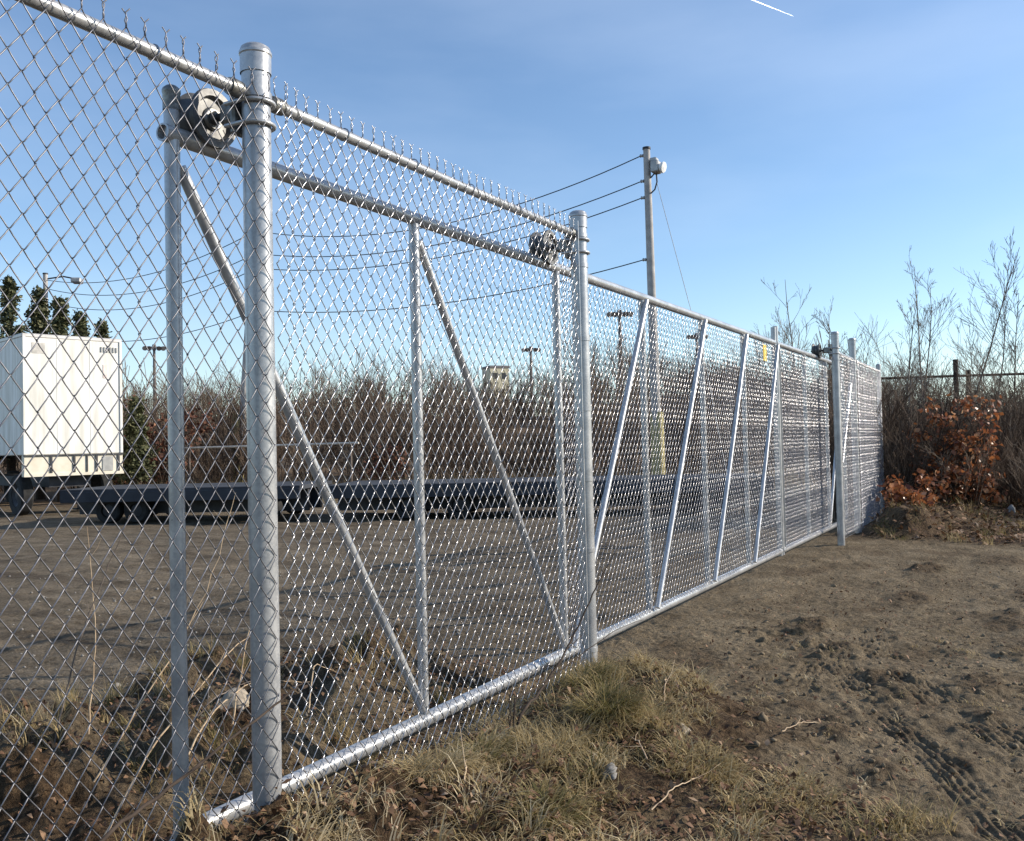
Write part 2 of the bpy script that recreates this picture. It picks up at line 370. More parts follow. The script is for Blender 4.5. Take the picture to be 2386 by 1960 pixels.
def ruts(x, y):
    z = np.zeros(x.shape)
    for i, (pts, hw) in enumerate(RUTS):
        # resample the path smoothly
        P = np.array(pts); tt = np.linspace(0, len(P) - 1, 24)
        Q = [tuple(np.array([np.interp(t, range(len(P)), P[:, 0]), np.interp(t, range(len(P)), P[:, 1])])) for t in tt]
        d, al, L = seg_dist(x, y, Q)
        d = d + .012 * fbm(al * 3, al * 0 + i, 2, 100 + i)
        inside = 1 - sstep(np.abs(d), hw * .8, hw * 1.1)
        ends = sstep(al, 0, .25) * (1 - sstep(al, L - .35, L)) * sstep(fbm(al * 2.3, al * 0 + 3 * i, 2, 110) + .35, -.05, .25)
        rim = np.exp(-((np.abs(d) - hw * 1.25) / .03) ** 2)
        z += ends * (inside * (-.006 + .0062 * np.cos(2 * math.pi * d / .040)) + rim * .004)
    return z

def build_ground():
    rs = [.05, .4, .9, 1.5, 2.1, 2.6]; step = .0145; r = 2.85
    while r < 7.2: rs.append(r); r += step
    while r < 70: step *= 1.013; r += step; rs.append(r)
    while r < 9000: step *= 1.25; r += step; rs.append(r)
    yaw = math.atan2(.4894, .8717)
    th = np.concatenate([np.arange(yaw - R(33), yaw + R(2), .0023), np.arange(yaw + R(2), yaw + R(33), .0042), np.arange(yaw + R(33), yaw + R(327) - .02, R(3))])
    rs = np.array(rs); nr, ntheta = len(rs), len(th)
    RR, TT = np.meshgrid(rs, th, indexing='ij')
    X = CAM[0] + RR * np.cos(TT); Y = CAM[1] + RR * np.sin(TT)
    Z = ground_z(X, Y) + ruts(X, Y) * (RR < 12)
    V = np.stack([X, Y, Z], -1).reshape(-1, 3)
    i = np.arange(nr - 1)[:, None]; j = np.arange(ntheta)[None, :]; j2 = (j + 1) % ntheta
    Q = np.stack([i * ntheta + j, (i + 1) * ntheta + j, (i + 1) * ntheta + j2, i * ntheta + j2], -1).reshape(-1, 4)
    me = np_mesh('ground', V, Q, smooth=True)
    m = mound(X, Y)
    hum = np.clip(m * 2.2 - .25 + .8 * fbm(X * 3, Y * 3, 3, 13) * (m > .02), 0, 1)
    berm = sstep(Y, .3, .7) * (1 - sstep(Y, 2.2, 2.9)) * sstep(X, -2.5, -1) * (1 - sstep(X, 2.5, 3.3))
    hum = np.maximum(hum, np.clip(berm * (.55 + 1.4 * fbm(X * 2.5, Y * 2.5, 3, 14)), 0, 1))
    bush = sstep(X, 10.6, 12.0) * (1 - sstep(np.abs(Y + 1.4 - (X - 13) * .0), 1.2, 2.2))
    hum = np.maximum(hum, np.clip(bush * (.95 + fbm(X, Y, 3, 15)), 0, 1))
    clod = np.zeros(X.shape)
    for (cx, cy, h, rx, ry) in LUMPS[:17]:
        clod = np.maximum(clod, np.exp(-(((X - cx) / rx) ** 2 + ((Y - cy) / ry) ** 2)))
    hum = np.maximum(hum, .6 * sstep(clod, .3, .8)); hum = np.maximum(hum, .55 * sstep(fbm(X * 1.1 + 4, Y * 1.9, 4, 17), .18, .55) * (Y < .2) * (X < 11))
    grv = sstep(Y, .2, 3.0)
    s = (X - CAM[0]) * .872 + (Y - CAM[1]) * .489
    bank = np.maximum(sstep(s, 25, 29), sstep(X, 16, 19) * .7 * (Y < 3))
    hum = np.maximum(hum, .25 * sstep(s, 30.5, 32))
    for nme, arr in (('humus', hum), ('gravel', grv), ('bank', bank)):
        at = me.attributes.new(nme, 'FLOAT', 'POINT'); at.data.foreach_set('value', arr.reshape(-1).astype(np.float32))
    tag(link('ground', me, M['ground']), kind='structure')
build_ground()
def gz(x, y): return float(ground_z(np.array([x]), np.array([y]))[0])

# ------------------------------------------------------------------ chain-link wires
PW, PH = .0700, .0925      # diamond width and height
WR = .0019
def picket(name, side, z0, nlegs, barb_top, barb_bottom, PW=.0700, PH=.0925):
    """one bent wire of chain-link fabric, half a diamond wide; side=+1 ends on its right column, -1 on its left"""
    pts = []; half = PW / 2
    xl, xr = (0., half)
    def colx(k): return xr if (k % 2 == 0) == (side > 0) else xl
    d = .0028
    for k in range(nlegs):
        xa, xb = colx(k), colx(k + 1); za = z0 + k * PH / 2; zb = za + PH / 2
        yy = -d if xb > xa else d
        over = .0012 * (1 if xa > half / 2 else -1)
        pts.append((xa + over, 0, za))
        for t in (.035, .34, .66, .965):
            e = t + .012 * math.sin(2 * math.pi * t)
            pts.append((xa + (xb - xa) * t, yy * (1 if .2 < t < .8 else .85), za + (zb - za) * e))
    k = nlegs; xe = colx(k); ze = z0 + nlegs * PH / 2; dirn = 1 if xe > half / 2 else -1
    pts.append((xe, 0, ze))
    if barb_top:
        for i, (dz, a) in enumerate(((.010, .6), (.020, 2.6), (.030, 4.6), (.038, 6.2))):
            pts.append((xe + dirn * .0022 * math.cos(a), .0022 * math.sin(a) * dirn, ze + dz))
        pts.append((xe - dirn * .010, .002 * dirn, ze + .052))
    if barb_bottom:
        xa = colx(0); dr = 1 if xa > half / 2 else -1
        pts = [(xa - dr * .008, .002, z0 - .034), (xa + dr * .002, 0, z0 - .022), (xa - dr * .002, .002, z0 - .010)] + pts
    return MB().tube(pts, WR, 5, caps=True).mesh(name)

def fabric(parent, x0, x1, za, zb, yfun, bt, bb, seed, PW=.0640, PH=.0850, material='wire'):
    n = int((x1 - x0) / (PW / 2)); legs = int(round((zb - za) / (PH / 2)));
    if legs % 2 == 0: legs -= 1
    A = picket('wire', 1, za, legs, bt, bb, PW, PH); B = picket('wire', -1, za, legs, bt, bb, PW, PH)
    for me in (A, B): me.materials.append(M[material])
    rg = np.random.default_rng(seed)
    for i in range(n):
        x = x0 + i * PW / 2
        o = link('wire', A if i % 2 == 0 else B, None, parent, (x + rg.normal(0, .0007), yfun(x) + rg.normal(0, .0006), rg.normal(0, .0012)))
        o.rotation_euler = (rg.normal(0, .0008), rg.normal(0, .0009), 0)

def post(parent, x, y, zt, rad, zbase=-.55, name='post'):
    p = MB().lathe([(0, 0), (0, rad), (zt - zbase - .085, rad)], (x, y, zbase), (0, 0, 1), 28).build(name, M['galv'], parent)
    cr = rad + .004
    MB().lathe([(-.10, cr - .0005), (-.10, cr), (-.04, cr), (-.036, cr + .003), (-.028, cr + .003), (-.024, cr), (-.012, cr * .93), (-.004, cr * .72), (0, cr * .40), (.002, 0)], (x, y, zt), (0, 0, 1), 28).build('cap', M['galv'], p)
    return p
def band(parent, x, y, z, rad, w=.022, name='band', ear=None):
    b = MB().lathe([(-w / 2, rad), (-w / 2, rad + .004), (w / 2, rad + .004), (w / 2, rad)], (x, y, z), (0, 0, 1), 24, close=True)
    if ear is not None:
        a = ear; b.box((x + math.cos(a) * (rad + .016), y + math.sin(a) * (rad + .016), z), (.034, .007, w), Matrix.Rotation(a, 3, 'Z'))
        b.tube([(x + math.cos(a) * (rad + .018) - math.sin(a) * .016, y + math.sin(a) * (rad + .018) + math.cos(a) * .016, z), (x + math.cos(a) * (rad + .018) + math.sin(a) * .016, y + math.sin(a) * (rad + .018) - math.cos(a) * .016, z)], .005, 6)
    return b.build(name, M['galv'], parent)

P1, P2, P4, P5, PL = 0., 2.53, 10.46, 11.81, -2.60
RP = .0475; ZR = 2.372
fence = empty('chain_link_fence', (0, 0, 0))
tag(fence, 'galvanised chain-link fence panels with twisted barbed top on grass bank', 'fence')
post(fence, PL, 0, 2.53, .0365)
post(fence, P1, 0, 2.548, RP)
post(fence, P2, 0, 2.518, RP)
MB().tube([(PL + .03, 0, ZR + .012), (-1.2, 0, ZR + .006), (-.075, 0, ZR)], .0212, 16).build('top_rail', M['galv'], fence)
MB().tube([(.075, 0, ZR), (1.3, 0, ZR - .004), (P2 - .075, 0, ZR + .002)], .0212, 16).build('top_rail', M['galv'], fence)
for (x, dirx) in ((P1, -1), (P1, 1), (P2, -1)):
    rp = MB().lathe([(0, .0), (0, .027), (.012, .029), (.05, .0275), (.05, .0222)], (x + dirx * (RP + .075), 0, ZR), (-dirx, 0, 0), 18)
    rp.box((x + dirx * (RP + .018), -.0, ZR), (.05, .008, .036))
    rp.build('rail_cup', M['cast'], fence)
    band(fence, x, 0, ZR, RP + (.0006 if dirx > 0 else .0), .021, ear=math.pi if dirx < 0 else 0.)
def fy(x):
    return -.0265 - .0305 * math.exp(-((x - P1) / .13) ** 2) - .012 * math.exp(-((x - PL) / .12) ** 2) + .011 * math.sin(x * 2.3) + .005 * math.sin(x * 5.1 + 1)
ZF0 = -.055
fabric(fence, PL, .035, -.022, 2.415, fy, True, True, 11, .0685, .0910, 'left_bay_wire')
fabric(fence, .034, 2.437, ZF0, 2.415, fy, True, True, 15, .0640, .0830)
MB().box((2.447, fy(2.44) + .0, 1.19), (.006, .018, 2.50)).build('tension_bar', M['galv'], fence)
for z in (2.20, 1.78, 1.38, .98, .58, .02):
    band(fence, P2, 0, z, RP, .024, ear=math.pi + .16)
tm = MB().lathe([(-.0022, .0212), (0, .0256), (.0022, .0212)], (0, 0, 0), (1, .25, 0), 14).mesh('wire_tie'); tm.materials.append(M['wire'])
for x in (-2.2, -1.75, -1.3, -.86, -.42, .45, .90, 1.35, 1.80, 2.2):
    link('wire_tie', tm, None, fence, (x, -.002, ZR))

# ------------------------------------------------------------------ gate leaves
GY, ZT, ZB = .24, 2.247, -.064
def pipe(parent, name, a, b, rad, n=16, material='galv', sag=0.):
    a = Vector(a); b = Vector(b); pts = [a, a.lerp(b, .33) - Vector((0, 0, sag)), a.lerp(b, .66) - Vector((0, 0, sag)), b]
    return MB().tube(pts, rad, n).build(name, M[material], parent)
gate = empty('sliding_gate', (2.6, GY, ZB))
gate.location = (0, 0, 0)
tag(gate, 'long galvanised sliding gate leaf with six braced bays and yellow plate', 'gate')
UX = [-.145, 1.24, 2.705, 4.11, 5.505, 6.83, 8.11]
# hollow top rail with an open end
tr = MB().lathe([(0, .024), (0, .0302), (UX[-1] + .165 + .02, .0302), (UX[-1] + .165 + .02, 0)], (-.165 - .02, GY, ZT), (1, 0, 0), 22)
tr.lathe([(0.001, .024), (.22, .024), (.22, 0)], (-.165 - .02, GY, ZT), (1, 0, 0), 22)
tr.build('top_rail', M['galv'], gate)
pipe(gate, 'bottom_rail', (UX[0] - .01, GY, ZB), (UX[-1] + .02, GY, ZB), .033, 20)
MB().lathe([(0, .0250), (0, .0257), (2.40 + .12, .0257)], (UX[0], GY + .001, -.12), (0, 0, 1), 20).build('end_upright', M['galv'], gate)
MB().lathe([(-.085, .0285), (-.03, .0285), (-.026, .0305), (-.018, .0305), (-.012, .028), (-.003, .018), (0, 0)], (UX[0], GY + .001, 2.415), (0, 0, 1), 20).build('cap', M['cast'], gate)
MB().lathe([(0, .0), (0, .036), (.045, .036), (.045, .03)], (UX[0], GY + .001, -.128), (0, 0, 1), 18).build('foot_sleeve', M['galv'], gate)
for x in UX[1:6]: pipe(gate, 'upright', (x, GY, ZB + .03), (x, GY, ZT - .027), .0245, 14)
pipe(gate, 'end_upright', (UX[6], GY, ZB - .05), (UX[6], GY, 2.42), .029, 16)
for i in (0, 1):
    pipe(gate, 'brace', (UX[i] + .03, GY, ZT - .10), (UX[i + 1] - .005, GY, ZB + .045), .0205, 14, 'galv_brace')
for i in (2, 3, 4, 5):
    pipe(gate, 'brace', (UX[i] + .03, GY - .052, ZB + .035), (UX[i + 1] - .03, GY - .052, ZT - .035), .019, 12, 'galv_brace')
gy = lambda x: GY - .0315 + .006 * math.sin(x * 3.1) + .003 * math.sin(x * 7)
fabric(gate, UX[2] + .02, UX[6] - .06, ZB + .015, ZT - .01, gy, False, False, 12)
MB().box((UX[6] - .055, GY - .03, 1.09), (.006, .016, 2.24)).build('tension_bar', M['galv'], gate)
for z in (.25, .7, 1.15, 1.6, 2.05): band(gate, UX[6], GY, z, .029, .022, ear=math.pi + .4)
MB().box((7.56, GY - .036, 2.09), (.13, .004, .17), None, .004).build('plate', M['yellow_plate'], gate)

leaf = empty('sliding_gate')
tag(leaf, 'short galvanised sliding gate leaf closing against the long leaf', 'gate')
VX = [8.205, 9.655, 11.02, 12.35]
pipe(leaf, 'top_rail', (VX[0] - .02, GY, ZT), (VX[3] + .05, GY, ZT), .0302, 14)
pipe(leaf, 'bottom_rail', (VX[0] - .02, GY, ZB), (VX[3] + .05, GY, ZB), .033, 14)
pipe(leaf, 'end_upright', (VX[0], GY, ZB - .05), (VX[0], GY, 2.44), .029, 14)
for x in VX[1:4]: pipe(leaf, 'upright', (x, GY, ZB + .03), (x, GY, ZT - .027), .0245, 12)
pipe(leaf, 'brace', (VX[2] + .03, GY, ZB + .05), (VX[3] - .03, GY, ZT - .05), .019, 12, 'galv_brace')
gy2 = lambda x: GY - .0295 + .004 * math.sin(x * 2.7 + 2)
fabric(leaf, VX[0] + .045, VX[2] - .01, ZB + .015, ZT - .01, gy2, False, False, 13)
MB().box((VX[0] + .04, GY - .03, 1.09), (.006, .016, 2.24)).build('tension_bar', M['galv'], leaf)

fence2 = empty('chain_link_fence')
tag(fence2, 'galvanised chain-link fence running into the brush beyond the gate opening', 'fence')
post(fence2, P4, 0, 2.575, RP); post(fence2, P5, 0, 2.61, RP); post(fence2, 14.4, 0, 2.40, .036)
pipe(fence2, 'top_rail', (P4 + .06, 0, 2.30), (P5 - .05, 0, 2.30), .0212, 12)
pipe(fence2, 'top_rail', (P5 + .06, 0, 2.30), (14.4, 0, 2.27), .0212, 12)
pipe(fence2, 'brace', (P4 + .05, .03, .35), (P5 - .05, .03, 1.95), .021, 12, 'galv_brace')
fy2 = lambda x: -.03 - .025 * math.exp(-((x - P5) / .13) ** 2) + .006 * math.sin(x * 2)
fabric(fence2, P4 + .07, 14.4, -.13, 2.30, fy2, False, True, 14)
MB().box((P4 + .075, -.035, 1.08), (.006, .018, 2.4)).build('tension_bar', M['galv'], fence2)
for z in (.2, .7, 1.2, 1.7, 2.2): band(fence2, P4, 0, z, RP, .024, ear=-.1)

# ------------------------------------------------------------------ gate rollers
def roller(label, x, zc, dx):
    root = empty('gate_roller', (x, 0, zc)); tag(root, label, 'gate roller', 'rollers clamped to the gate posts')
    wz = ZT + .030 + .060 - zc
    w = MB().lathe([(-.046, .0), (-.046, .020), (-.030, .026), (-.030, .070), (-.048, .078), (-.048, .100), (-.038, .103), (-.024, .088), (-.010, .066), (.010, .066), (.024, .088), (.038, .103), (.048, .100), (.048, .078), (.030, .070), (.030, .026), (.046, .02), (.046, 0)], (dx, GY, wz), (0, 1, 0), 30).build('wheel', M['wheel'], root)
    MB().lathe([(-.010, 0), (-.010, .034), (-.002, .040), (.006, .040)], (dx, GY - .034, wz), (0, 1, 0), 20).build('hub', M['cast'], w)
    MB().tube([(dx, .045, wz), (dx, GY + .075, wz)], .013, 12).build('axle', M['iron'], root)
    MB().lathe([(-.012, 0), (-.012, .024), (.004, .024), (.004, 0)], (dx, GY - .052, wz), (0, 1, 0), 6).build('axle_nut', M['cast'], root)
    b = MB().box((dx * .5, .066, wz * .5), (.10, .022, .17), None, .008)
    b.box((dx, .110, wz - .0), (.05, .09, .075), None, .012)
    b.build('bracket', M['cast'], root)
    for z in (.022, -.052):
        pts = [(.056 * math.cos(a) * 1.04, -.056 * math.sin(a) * 1.04, z) for a in np.linspace(0, math.pi, 12)]
        pts = [(.058, .085, z)] + pts + [(-.058, .085, z)]
        MB().tube(pts, .0075, 8).build('u_bolt', M['galv'], root)
roller('cast gate roller on the tall round post beside the hollow rail end', P1, 2.325, -.0)
roller('cast gate roller at the post where the chain-link fence ends', P2, 2.325, .03)
roller('cast gate roller on the post beside the short gate leaf', P4, 2.335, .02)

# ------------------------------------------------------------------ box trailer
A = Vector((11.22, 18.69, 0)); B = Vector((13.51, 18.09, 0))
ux = (B - A).normalized(); wid = (B - A).length; uy = Vector((-ux.y, ux.x, 0)); tz = gz(12.2, 18.4)
ang = math.atan2(ux.y, ux.x)
tr = empty('box_trailer', (A.x, A.y, tz), ang); tag(tr, 'tall white box trailer parked below the conifers', 'trailer')
MB().box((wid / 2, 4.5, 2.90), (wid, 9.0, 2.86), None, .02).build('body', M['trailer_white'], tr)
MB().box((wid / 2, 4.5, 4.345), (wid + .03, 9.03, .10), None, .02).build('roof_rail', M['trailer_trim'], tr)
for x in (.03, wid - .03): MB().box((x, -.012, 2.90), (.07, .03, 2.84), None, .008).build('corner_post', M['trailer_white'], tr)
for k in range(1, 3): MB().box((wid * k / 3, -.002, 2.90), (.02, .008, 2.80)).build('seam', M['trailer_white'], tr)
MB().box((wid / 2, .06, 1.21), (wid - .01, .16, .52), None, .01).build('lower_panel', M['trailer_cream'], tr)
MB().box((wid / 2, -.035, 1.455), (wid + .01, .04, .035)).build('upper_bar', M['dark_steel'], tr)
MB().box((wid / 2, -.035, .985), (wid + .01, .05, .07)).build('bumper', M['trailer_cream'], tr)
for x in (.62, 1.16, 1.47, 1.70, 2.25): MB().box((x, -.035, 1.23), (.05 if x != 1.47 else .03, .03, .41)).build('stake', M['dark_steel'], tr)
MB().box((1.98, -.03, 1.22), (.26, .02, .36)).build('latch_plate', M['grey_mark'], tr)
for k in range(6): MB().box((1.86 + k * .075, -.012, 4.10), (.03, .024, .13)).build('vent', M['grey_mark'], tr)
MB().box((1.95, -.006, 3.55), (.10, .012, .34)).build('red_decal', M['red_mark'], tr)
MB().box((.36, -.003, 4.05), (.30, .006, .26)).build('pale_decal', M['pale_pipe'], tr)
MB().box((wid / 2, 4.6, .80), (1.0, 8.6, .26)).build('chassis', M['dark_steel'], tr)
for sx in (.45, wid - .45):
    lg = MB().box((sx, 1.6, .42), (.12, .12, .80)); lg.box((sx, 1.6, .03), (.30, .30, .04)); lg.build('landing_leg', M['dark_steel'], tr)
for yy in (.85, 7.4):
    for sx in (.22, wid - .22):
        t_ = MB().lathe([(-.13, .28), (-.14, .46), (-.10, .50), (.10, .50), (.14, .46), (.13, .28)], (sx, yy, .50), (1, 0, 0), 24).build('tyre', M['rubber'], tr)
        MB().lathe([(-.10, 0), (-.10, .10), (-.05, .20), (-.12, .285), (.12, .285), (.05, .2), (.10, .1), (.10, 0)], (sx, yy, .50), (1, 0, 0), 20).build('rim', M['dark_steel'], t_)

# ------------------------------------------------------------------ flatbed trailers
def flatbed(label, p, q, deckz):
    p = Vector((*p, 0)); q = Vector((*q, 0)); L = (q - p).length; d = (q - p).normalized()
    zg = gz((p.x + q.x) / 2, (p.y + q.y) / 2)
    t = empty('flatbed_trailer', (p.x, p.y, zg), math.atan2(d.y, d.x)); tag(t, label, 'trailer', 'low trailers parked across the yard')
    MB().box((L / 2, 1.2, deckz - .05), (L, 2.4, .09), None, .01).build('deck', M['deck_grey'], t)
    for y in (.02, 2.38): MB().box((L / 2, y, deckz - .17), (L - .02, .06, .22), None, .01).build('side_rail', M['deck_grey'], t)
    for y in (.75, 1.65): MB().box((L / 2, y, deckz - .34), (L - .1, .14, .46)).build('chassis_beam', M['dark_steel'], t)  # chassis beams, made deep and dark to stand for shade under the deck
    n = int(L / .9)
    for k in range(1, n): MB().box((L * k / n, -.018, deckz - .17), (.05, .02, .16)).build('stake_pocket', M['dark_steel'], t)
    for x in (L * .70, L * .82, L * .15):
        for y in (.32, 2.08):
            t_ = MB().lathe([(-.11, .14), (-.13, .24), (-.09, .27), (.09, .27), (.13, .24), (.11, .14)], (x, y, .27), (0, 1, 0), 20).build('tyre', M['rubber'], t)
            MB().lathe([(-.10, 0), (-.07, .13), (.07, .13), (.10, 0)], (x, y, .27), (0, 1, 0), 14).build('rim', M['dark_steel'], t_)
    return t
flatbed('low dark flatbed trailer between the white box trailer and the other flatbed', (18.2 - 3.6 - .25, 3.4 + 8.0 + .5), (12.2, 16.6), .74)
flatbed('low dark flatbed trailer in front of the wooden pole with floodlight', (18.3, 3.2), (14.6, 11.4), .74)

# ------------------------------------------------------------------ pole line and cables
def wood_pole(label, base, top, r0, r1, guard):
    zb = gz(*base); p = empty('utility_pole', (base[0], base[1], zb)); tag(p, label, 'utility pole', 'poles carrying the cables')
    dx, dy = top[0] - base[0], top[1] - base[1]; H = top[2] - zb
    MB().tube([(dx * t, dy * t, -.3 + (H + .3) * t) for t in np.linspace(0, 1, 7)], [r0 + (r1 - r0) * t for t in np.linspace(0, 1, 7)], 14).build('shaft', M['pole_wood'], p)
    MB().lathe([(0, r1 + .02), (.06, r1 + .02), (.07, 0)], (dx, dy, H - .03), (0, 0, 1), 12).build('top_cap', M['dark_steel'], p)
    if guard: MB().lathe([(0, r0 + .02), (0, r0 + .05), (guard, r0 + .04), (guard, r0)], (0, 0, .0), (0, 0, 1), 16).build('guard', M['yellow_guard'], p)
    return p, dx, dy, H
pm, dx, dy, H = wood_pole('tall weathered wooden pole with a floodlight near its top', (22.40, 6.95), (22.16, 6.95, 9.4), .15, .095, 2.3)
k = H - 9.4
zz = 8.80 + k
arm = MB().tube([(dx, dy - .08, zz + .12), (dx - .02, dy - .22, zz + .12)], .03, 8); arm.tube([(dx, dy - .1, zz - .25), (dx, dy - .26, zz - .10)], .02, 6); arm.build('lamp_arm', M['dark_steel'], pm)
fl = MB().box((dx - .02, dy - .27, zz + .02), (.34, .22, .34), None, .03); fl.box((dx - .02, dy - .22, zz + .23), (.22, .20, .10), None, .02); fl.build('floodlight_housing', M['lamp'], pm)
MB().lathe([(0, .09), (.08, .14), (.13, .16), (.16, .145), (.18, 0)], (dx - .02, dy - .36, zz + .01), (-.1, -1, -.28), 18).build('floodlight_lens', M['lamp_glass'], pm)
MB().tube([(dx - .02, dy - .28, zz - .16), (dx - .02, dy - .29, zz - .40), (dx - .02, dy - .22, zz - .60), (dx, dy - .1, zz - .68)], .022, 6).build('conduit', M['dark_steel'], pm)
for z in (9.21, 8.49, 8.02, 6.27):
    MB().lathe([(0, .02), (.02, .05), (.06, .035), (.10, .05), (.12, .02)], (dx, dy + .09, z + k), (0, 1, .1), 10).build('insulator', M['lamp'], pm)
pmid, dx2, dy2, H2 = wood_pole('wooden pole with a yellow guard standing behind the round gate post', (22.47, 23.25), (22.75, 22.55, 9.45), .15, .10, 2.6)
for z in (9.21, 8.4, 7.86, 6.31): MB().lathe([(0, .02), (.05, .05), (.10, .03)], (dx2, dy2 - .1, z - 9.45 + H2), (0, -1, 0), 8).build('insulator', M['lamp'], pmid)
pl, dx3, dy3, H3 = wood_pole('far wooden pole with a street light above the white trailer', (24.62, 37.68), (24.52, 37.5, 9.60), .14, .10, 0)
ar = MB().tube([(dx3, dy3, H3 - .25), (dx3 + .5, dy3 - .6, H3 - .12), (dx3 + .75, dy3 - .9, H3 - .2)], .035, 8); ar.build('lamp_arm', M['dark_steel'], pl)
MB().box((dx3 + .88, dy3 - 1.06, H3 - .32), (.55, .45, .24), Matrix.Rotation(.7, 3, 'Z'), .05).build('lamp_head', M['lamp'], pl)
def cable(label, a, b, sag, r=.016, name='overhead_cable'):
    a = Vector(a); b = Vector(b)
    pts = [a.lerp(b, t) - Vector((0, 0, 4 * sag * t * (1 - t))) for t in np.linspace(0, 1, 25)]
    tag(MB().tube(pts, r, 5).build(name, M['cable']), label, 'cable', 'cables strung along the wooden poles')
names = ('uppermost', 'second', 'third', 'lowest')
for i, (z1, z2, z3) in enumerate(((9.21, 9.23, 9.30), (8.49, 8.40, 8.90), (8.02, 7.86, 8.28), (6.27, 6.31, 6.80))):
    cable(names[i] + ' cable leading to the floodlight pole', (22.16, 7.16, z1), (22.74, 22.40, z2), (.95, .80, .72, .55)[i])
    cable(names[i] + ' cable leading to the far pole above the white trailer', (22.74, 22.55, z2), (24.55, 37.45, z3), (.75, .80, .85, .7)[i])
tag(MB().tube([(22.2, 6.7, 8.45), (20.2, 4.8, 3.0), (19.3, 4.0, -.2)], .009, 4).build('guy_wire', M['lamp']), 'thin slanting stay wire running down from the floodlight pole', 'wire')

# ------------------------------------------------------------------ light masts
def mast(label, x, y, top, rz):
    zg = gz(x, y); m = empty('light_mast', (x, y, zg), rz); tag(m, label, 'light mast', 'floodlight masts beyond the thicket'); H = top - zg
    MB().tube([(0, 0, 0), (0, 0, H * .5), (0, 0, H)], [.22, .17, .12], 10).build('pole', M['mast'], m)
    MB().tube([(-.85, 0, H - .25), (.85, 0, H - .25)], .05, 8).build('crossarm', M['mast'], m)
    MB().box((0, 0, H - .3), (.36, .34, .6), None, .05).build('hub', M['mast'], m)
    for sx in (-.85, -.45, .45, .85):
        hd = MB().lathe([(-.18, .08), (-.04, .15), (.14, .26), (.16, .26), (.16, 0)], (sx * 1.0, -.25, H - .35), (0, -.8, -.55), 12)
        hd.build('lamp_head', M['lamp'] if abs(sx) > .8 else M['mast'], m)
mast('four-lamp mast rising beside the white box trailer', 60.41, 73.56, 11.9, R(-40))
mast('four-lamp mast rising right of the pale tower block', 89.32, 46.57, 12.1, R(-52))
mast('four-lamp mast standing tallest above the thicket near the wooden pole', 68.2, 26.98, 12.0, R(-60))
mast('four-lamp mast smallest and farthest behind the long gate leaf', 87.78, 26.84, 11.9, R(-60))

# ------------------------------------------------------------------ pale building beyond the thicket
bz = gz(118.4, 68.2)
bd = empty('tower_block', (118.4, 68.2, bz), R(-38)); tag(bd, 'pale cream tower block showing its top above the thicket', 'building')
MB().box((0, 0, (12.6 - bz) / 2), (3.0, 3.4, 12.6 - bz)).build('wall', M['bldg'], bd)
MB().box((0, 0, 12.78 - bz), (3.2, 3.6, .35), None, .03).build('roof', M['bldg_roof'], bd)
for x in (-.7, .7):
    wn = MB().box((x, -1.702, 11.4 - bz), (.7, .05, .9)).build('window', M['dark_steel'], bd)

# ------------------------------------------------------------------ pale rail in front of the thicket
gr = empty('pipe_rail', (0, 0, 0)); tag(gr, 'white pipe rail on short posts in front of the thicket', 'rail')
MB().tube([(18.6, 21.9, 1.30), (19.87, 15.54, 1.33)], .034, 10).build('rail', M['pale_pipe'], gr)
for t in (.05, .5, .95):
    x = 18.6 + 1.27 * t; y = 21.9 - 6.36 * t
    MB().tube([(x + .08, y, gz(x, y) - .2), (x + .08, y, 1.34)], .035, 8).build('post', M['bark_grey'], gr)

# pipe fence behind the brush; the shade on it is painted as dark colour
bf = empty('perimeter_fence', (0, 0, 0)); tag(bf, 'dark pipe rail fence standing inside the brush behind the rust leaved oak', 'fence')
MB().tube([(21.0, 1.2, 2.54), (24.2, -4.5, 2.60)], .03, 8).build('top_rail', M['bark_dark'], bf)
for (x, y, zt) in ((22.0, -.70, 2.95), (22.3, -.95, 2.7), (21.05, 1.1, 2.7), (23.4, -3.1, 2.75)):
    MB().tube([(x, y, gz(x, y) - .2), (x, y, zt)], .055, 10).build('post', M['bark_dark'], bf)

# ------------------------------------------------------------------ vegetation
class Tw:
    """collects thin tapered prisms (twigs) as numpy rows"""
    def __init__(s): s.a = []; s.b = []; s.ra = []; s.rb = []; s.t = []
    def add(s, a, b, ra, rb, t): s.a.append(a); s.b.append(b); s.ra.append(ra); s.rb.append(rb); s.t.append(t)
    def arrays(s, n=3):
        a = np.array(s.a); b = np.array(s.b); ra = np.array(s.ra)[:, None]; rb = np.array(s.rb)[:, None]; t = np.array(s.t)
        d = b - a; L = np.linalg.norm(d, axis=1, keepdims=True) + 1e-9; d = d / L
        up = np.where(np.abs(d[:, 2:3]) < .9, np.array([[0, 0, 1.]]), np.array([[1., 0, 0]]))
        x = np.cross(d, up); x /= np.linalg.norm(x, axis=1, keepdims=True) + 1e-9; y = np.cross(d, x)
        rows = []
        for P, r in ((a, ra), (b, rb)):
            for k in range(n):
                an = 2 * math.pi * k / n; rows.append(P + (x * math.cos(an) + y * math.sin(an)) * r)
        V = np.stack(rows, 1).reshape(-1, 3); N = len(a)
        base = np.arange(N)[:, None] * (2 * n)
        Q = np.concatenate([np.stack([base[:, 0] + k, base[:, 0] + (k + 1) % n, base[:, 0] + n + (k + 1) % n, base[:, 0] + n + k], -1) for k in range(n)])
        return V, Q, np.repeat(t, 2 * n)
def rot_about(v, ax, a):
    return v * math.cos(a) + np.cross(ax, v) * math.sin(a) + ax * (ax @ v) * (1 - math.cos(a))
def unit(v): return v / (np.linalg.norm(v) + 1e-9)
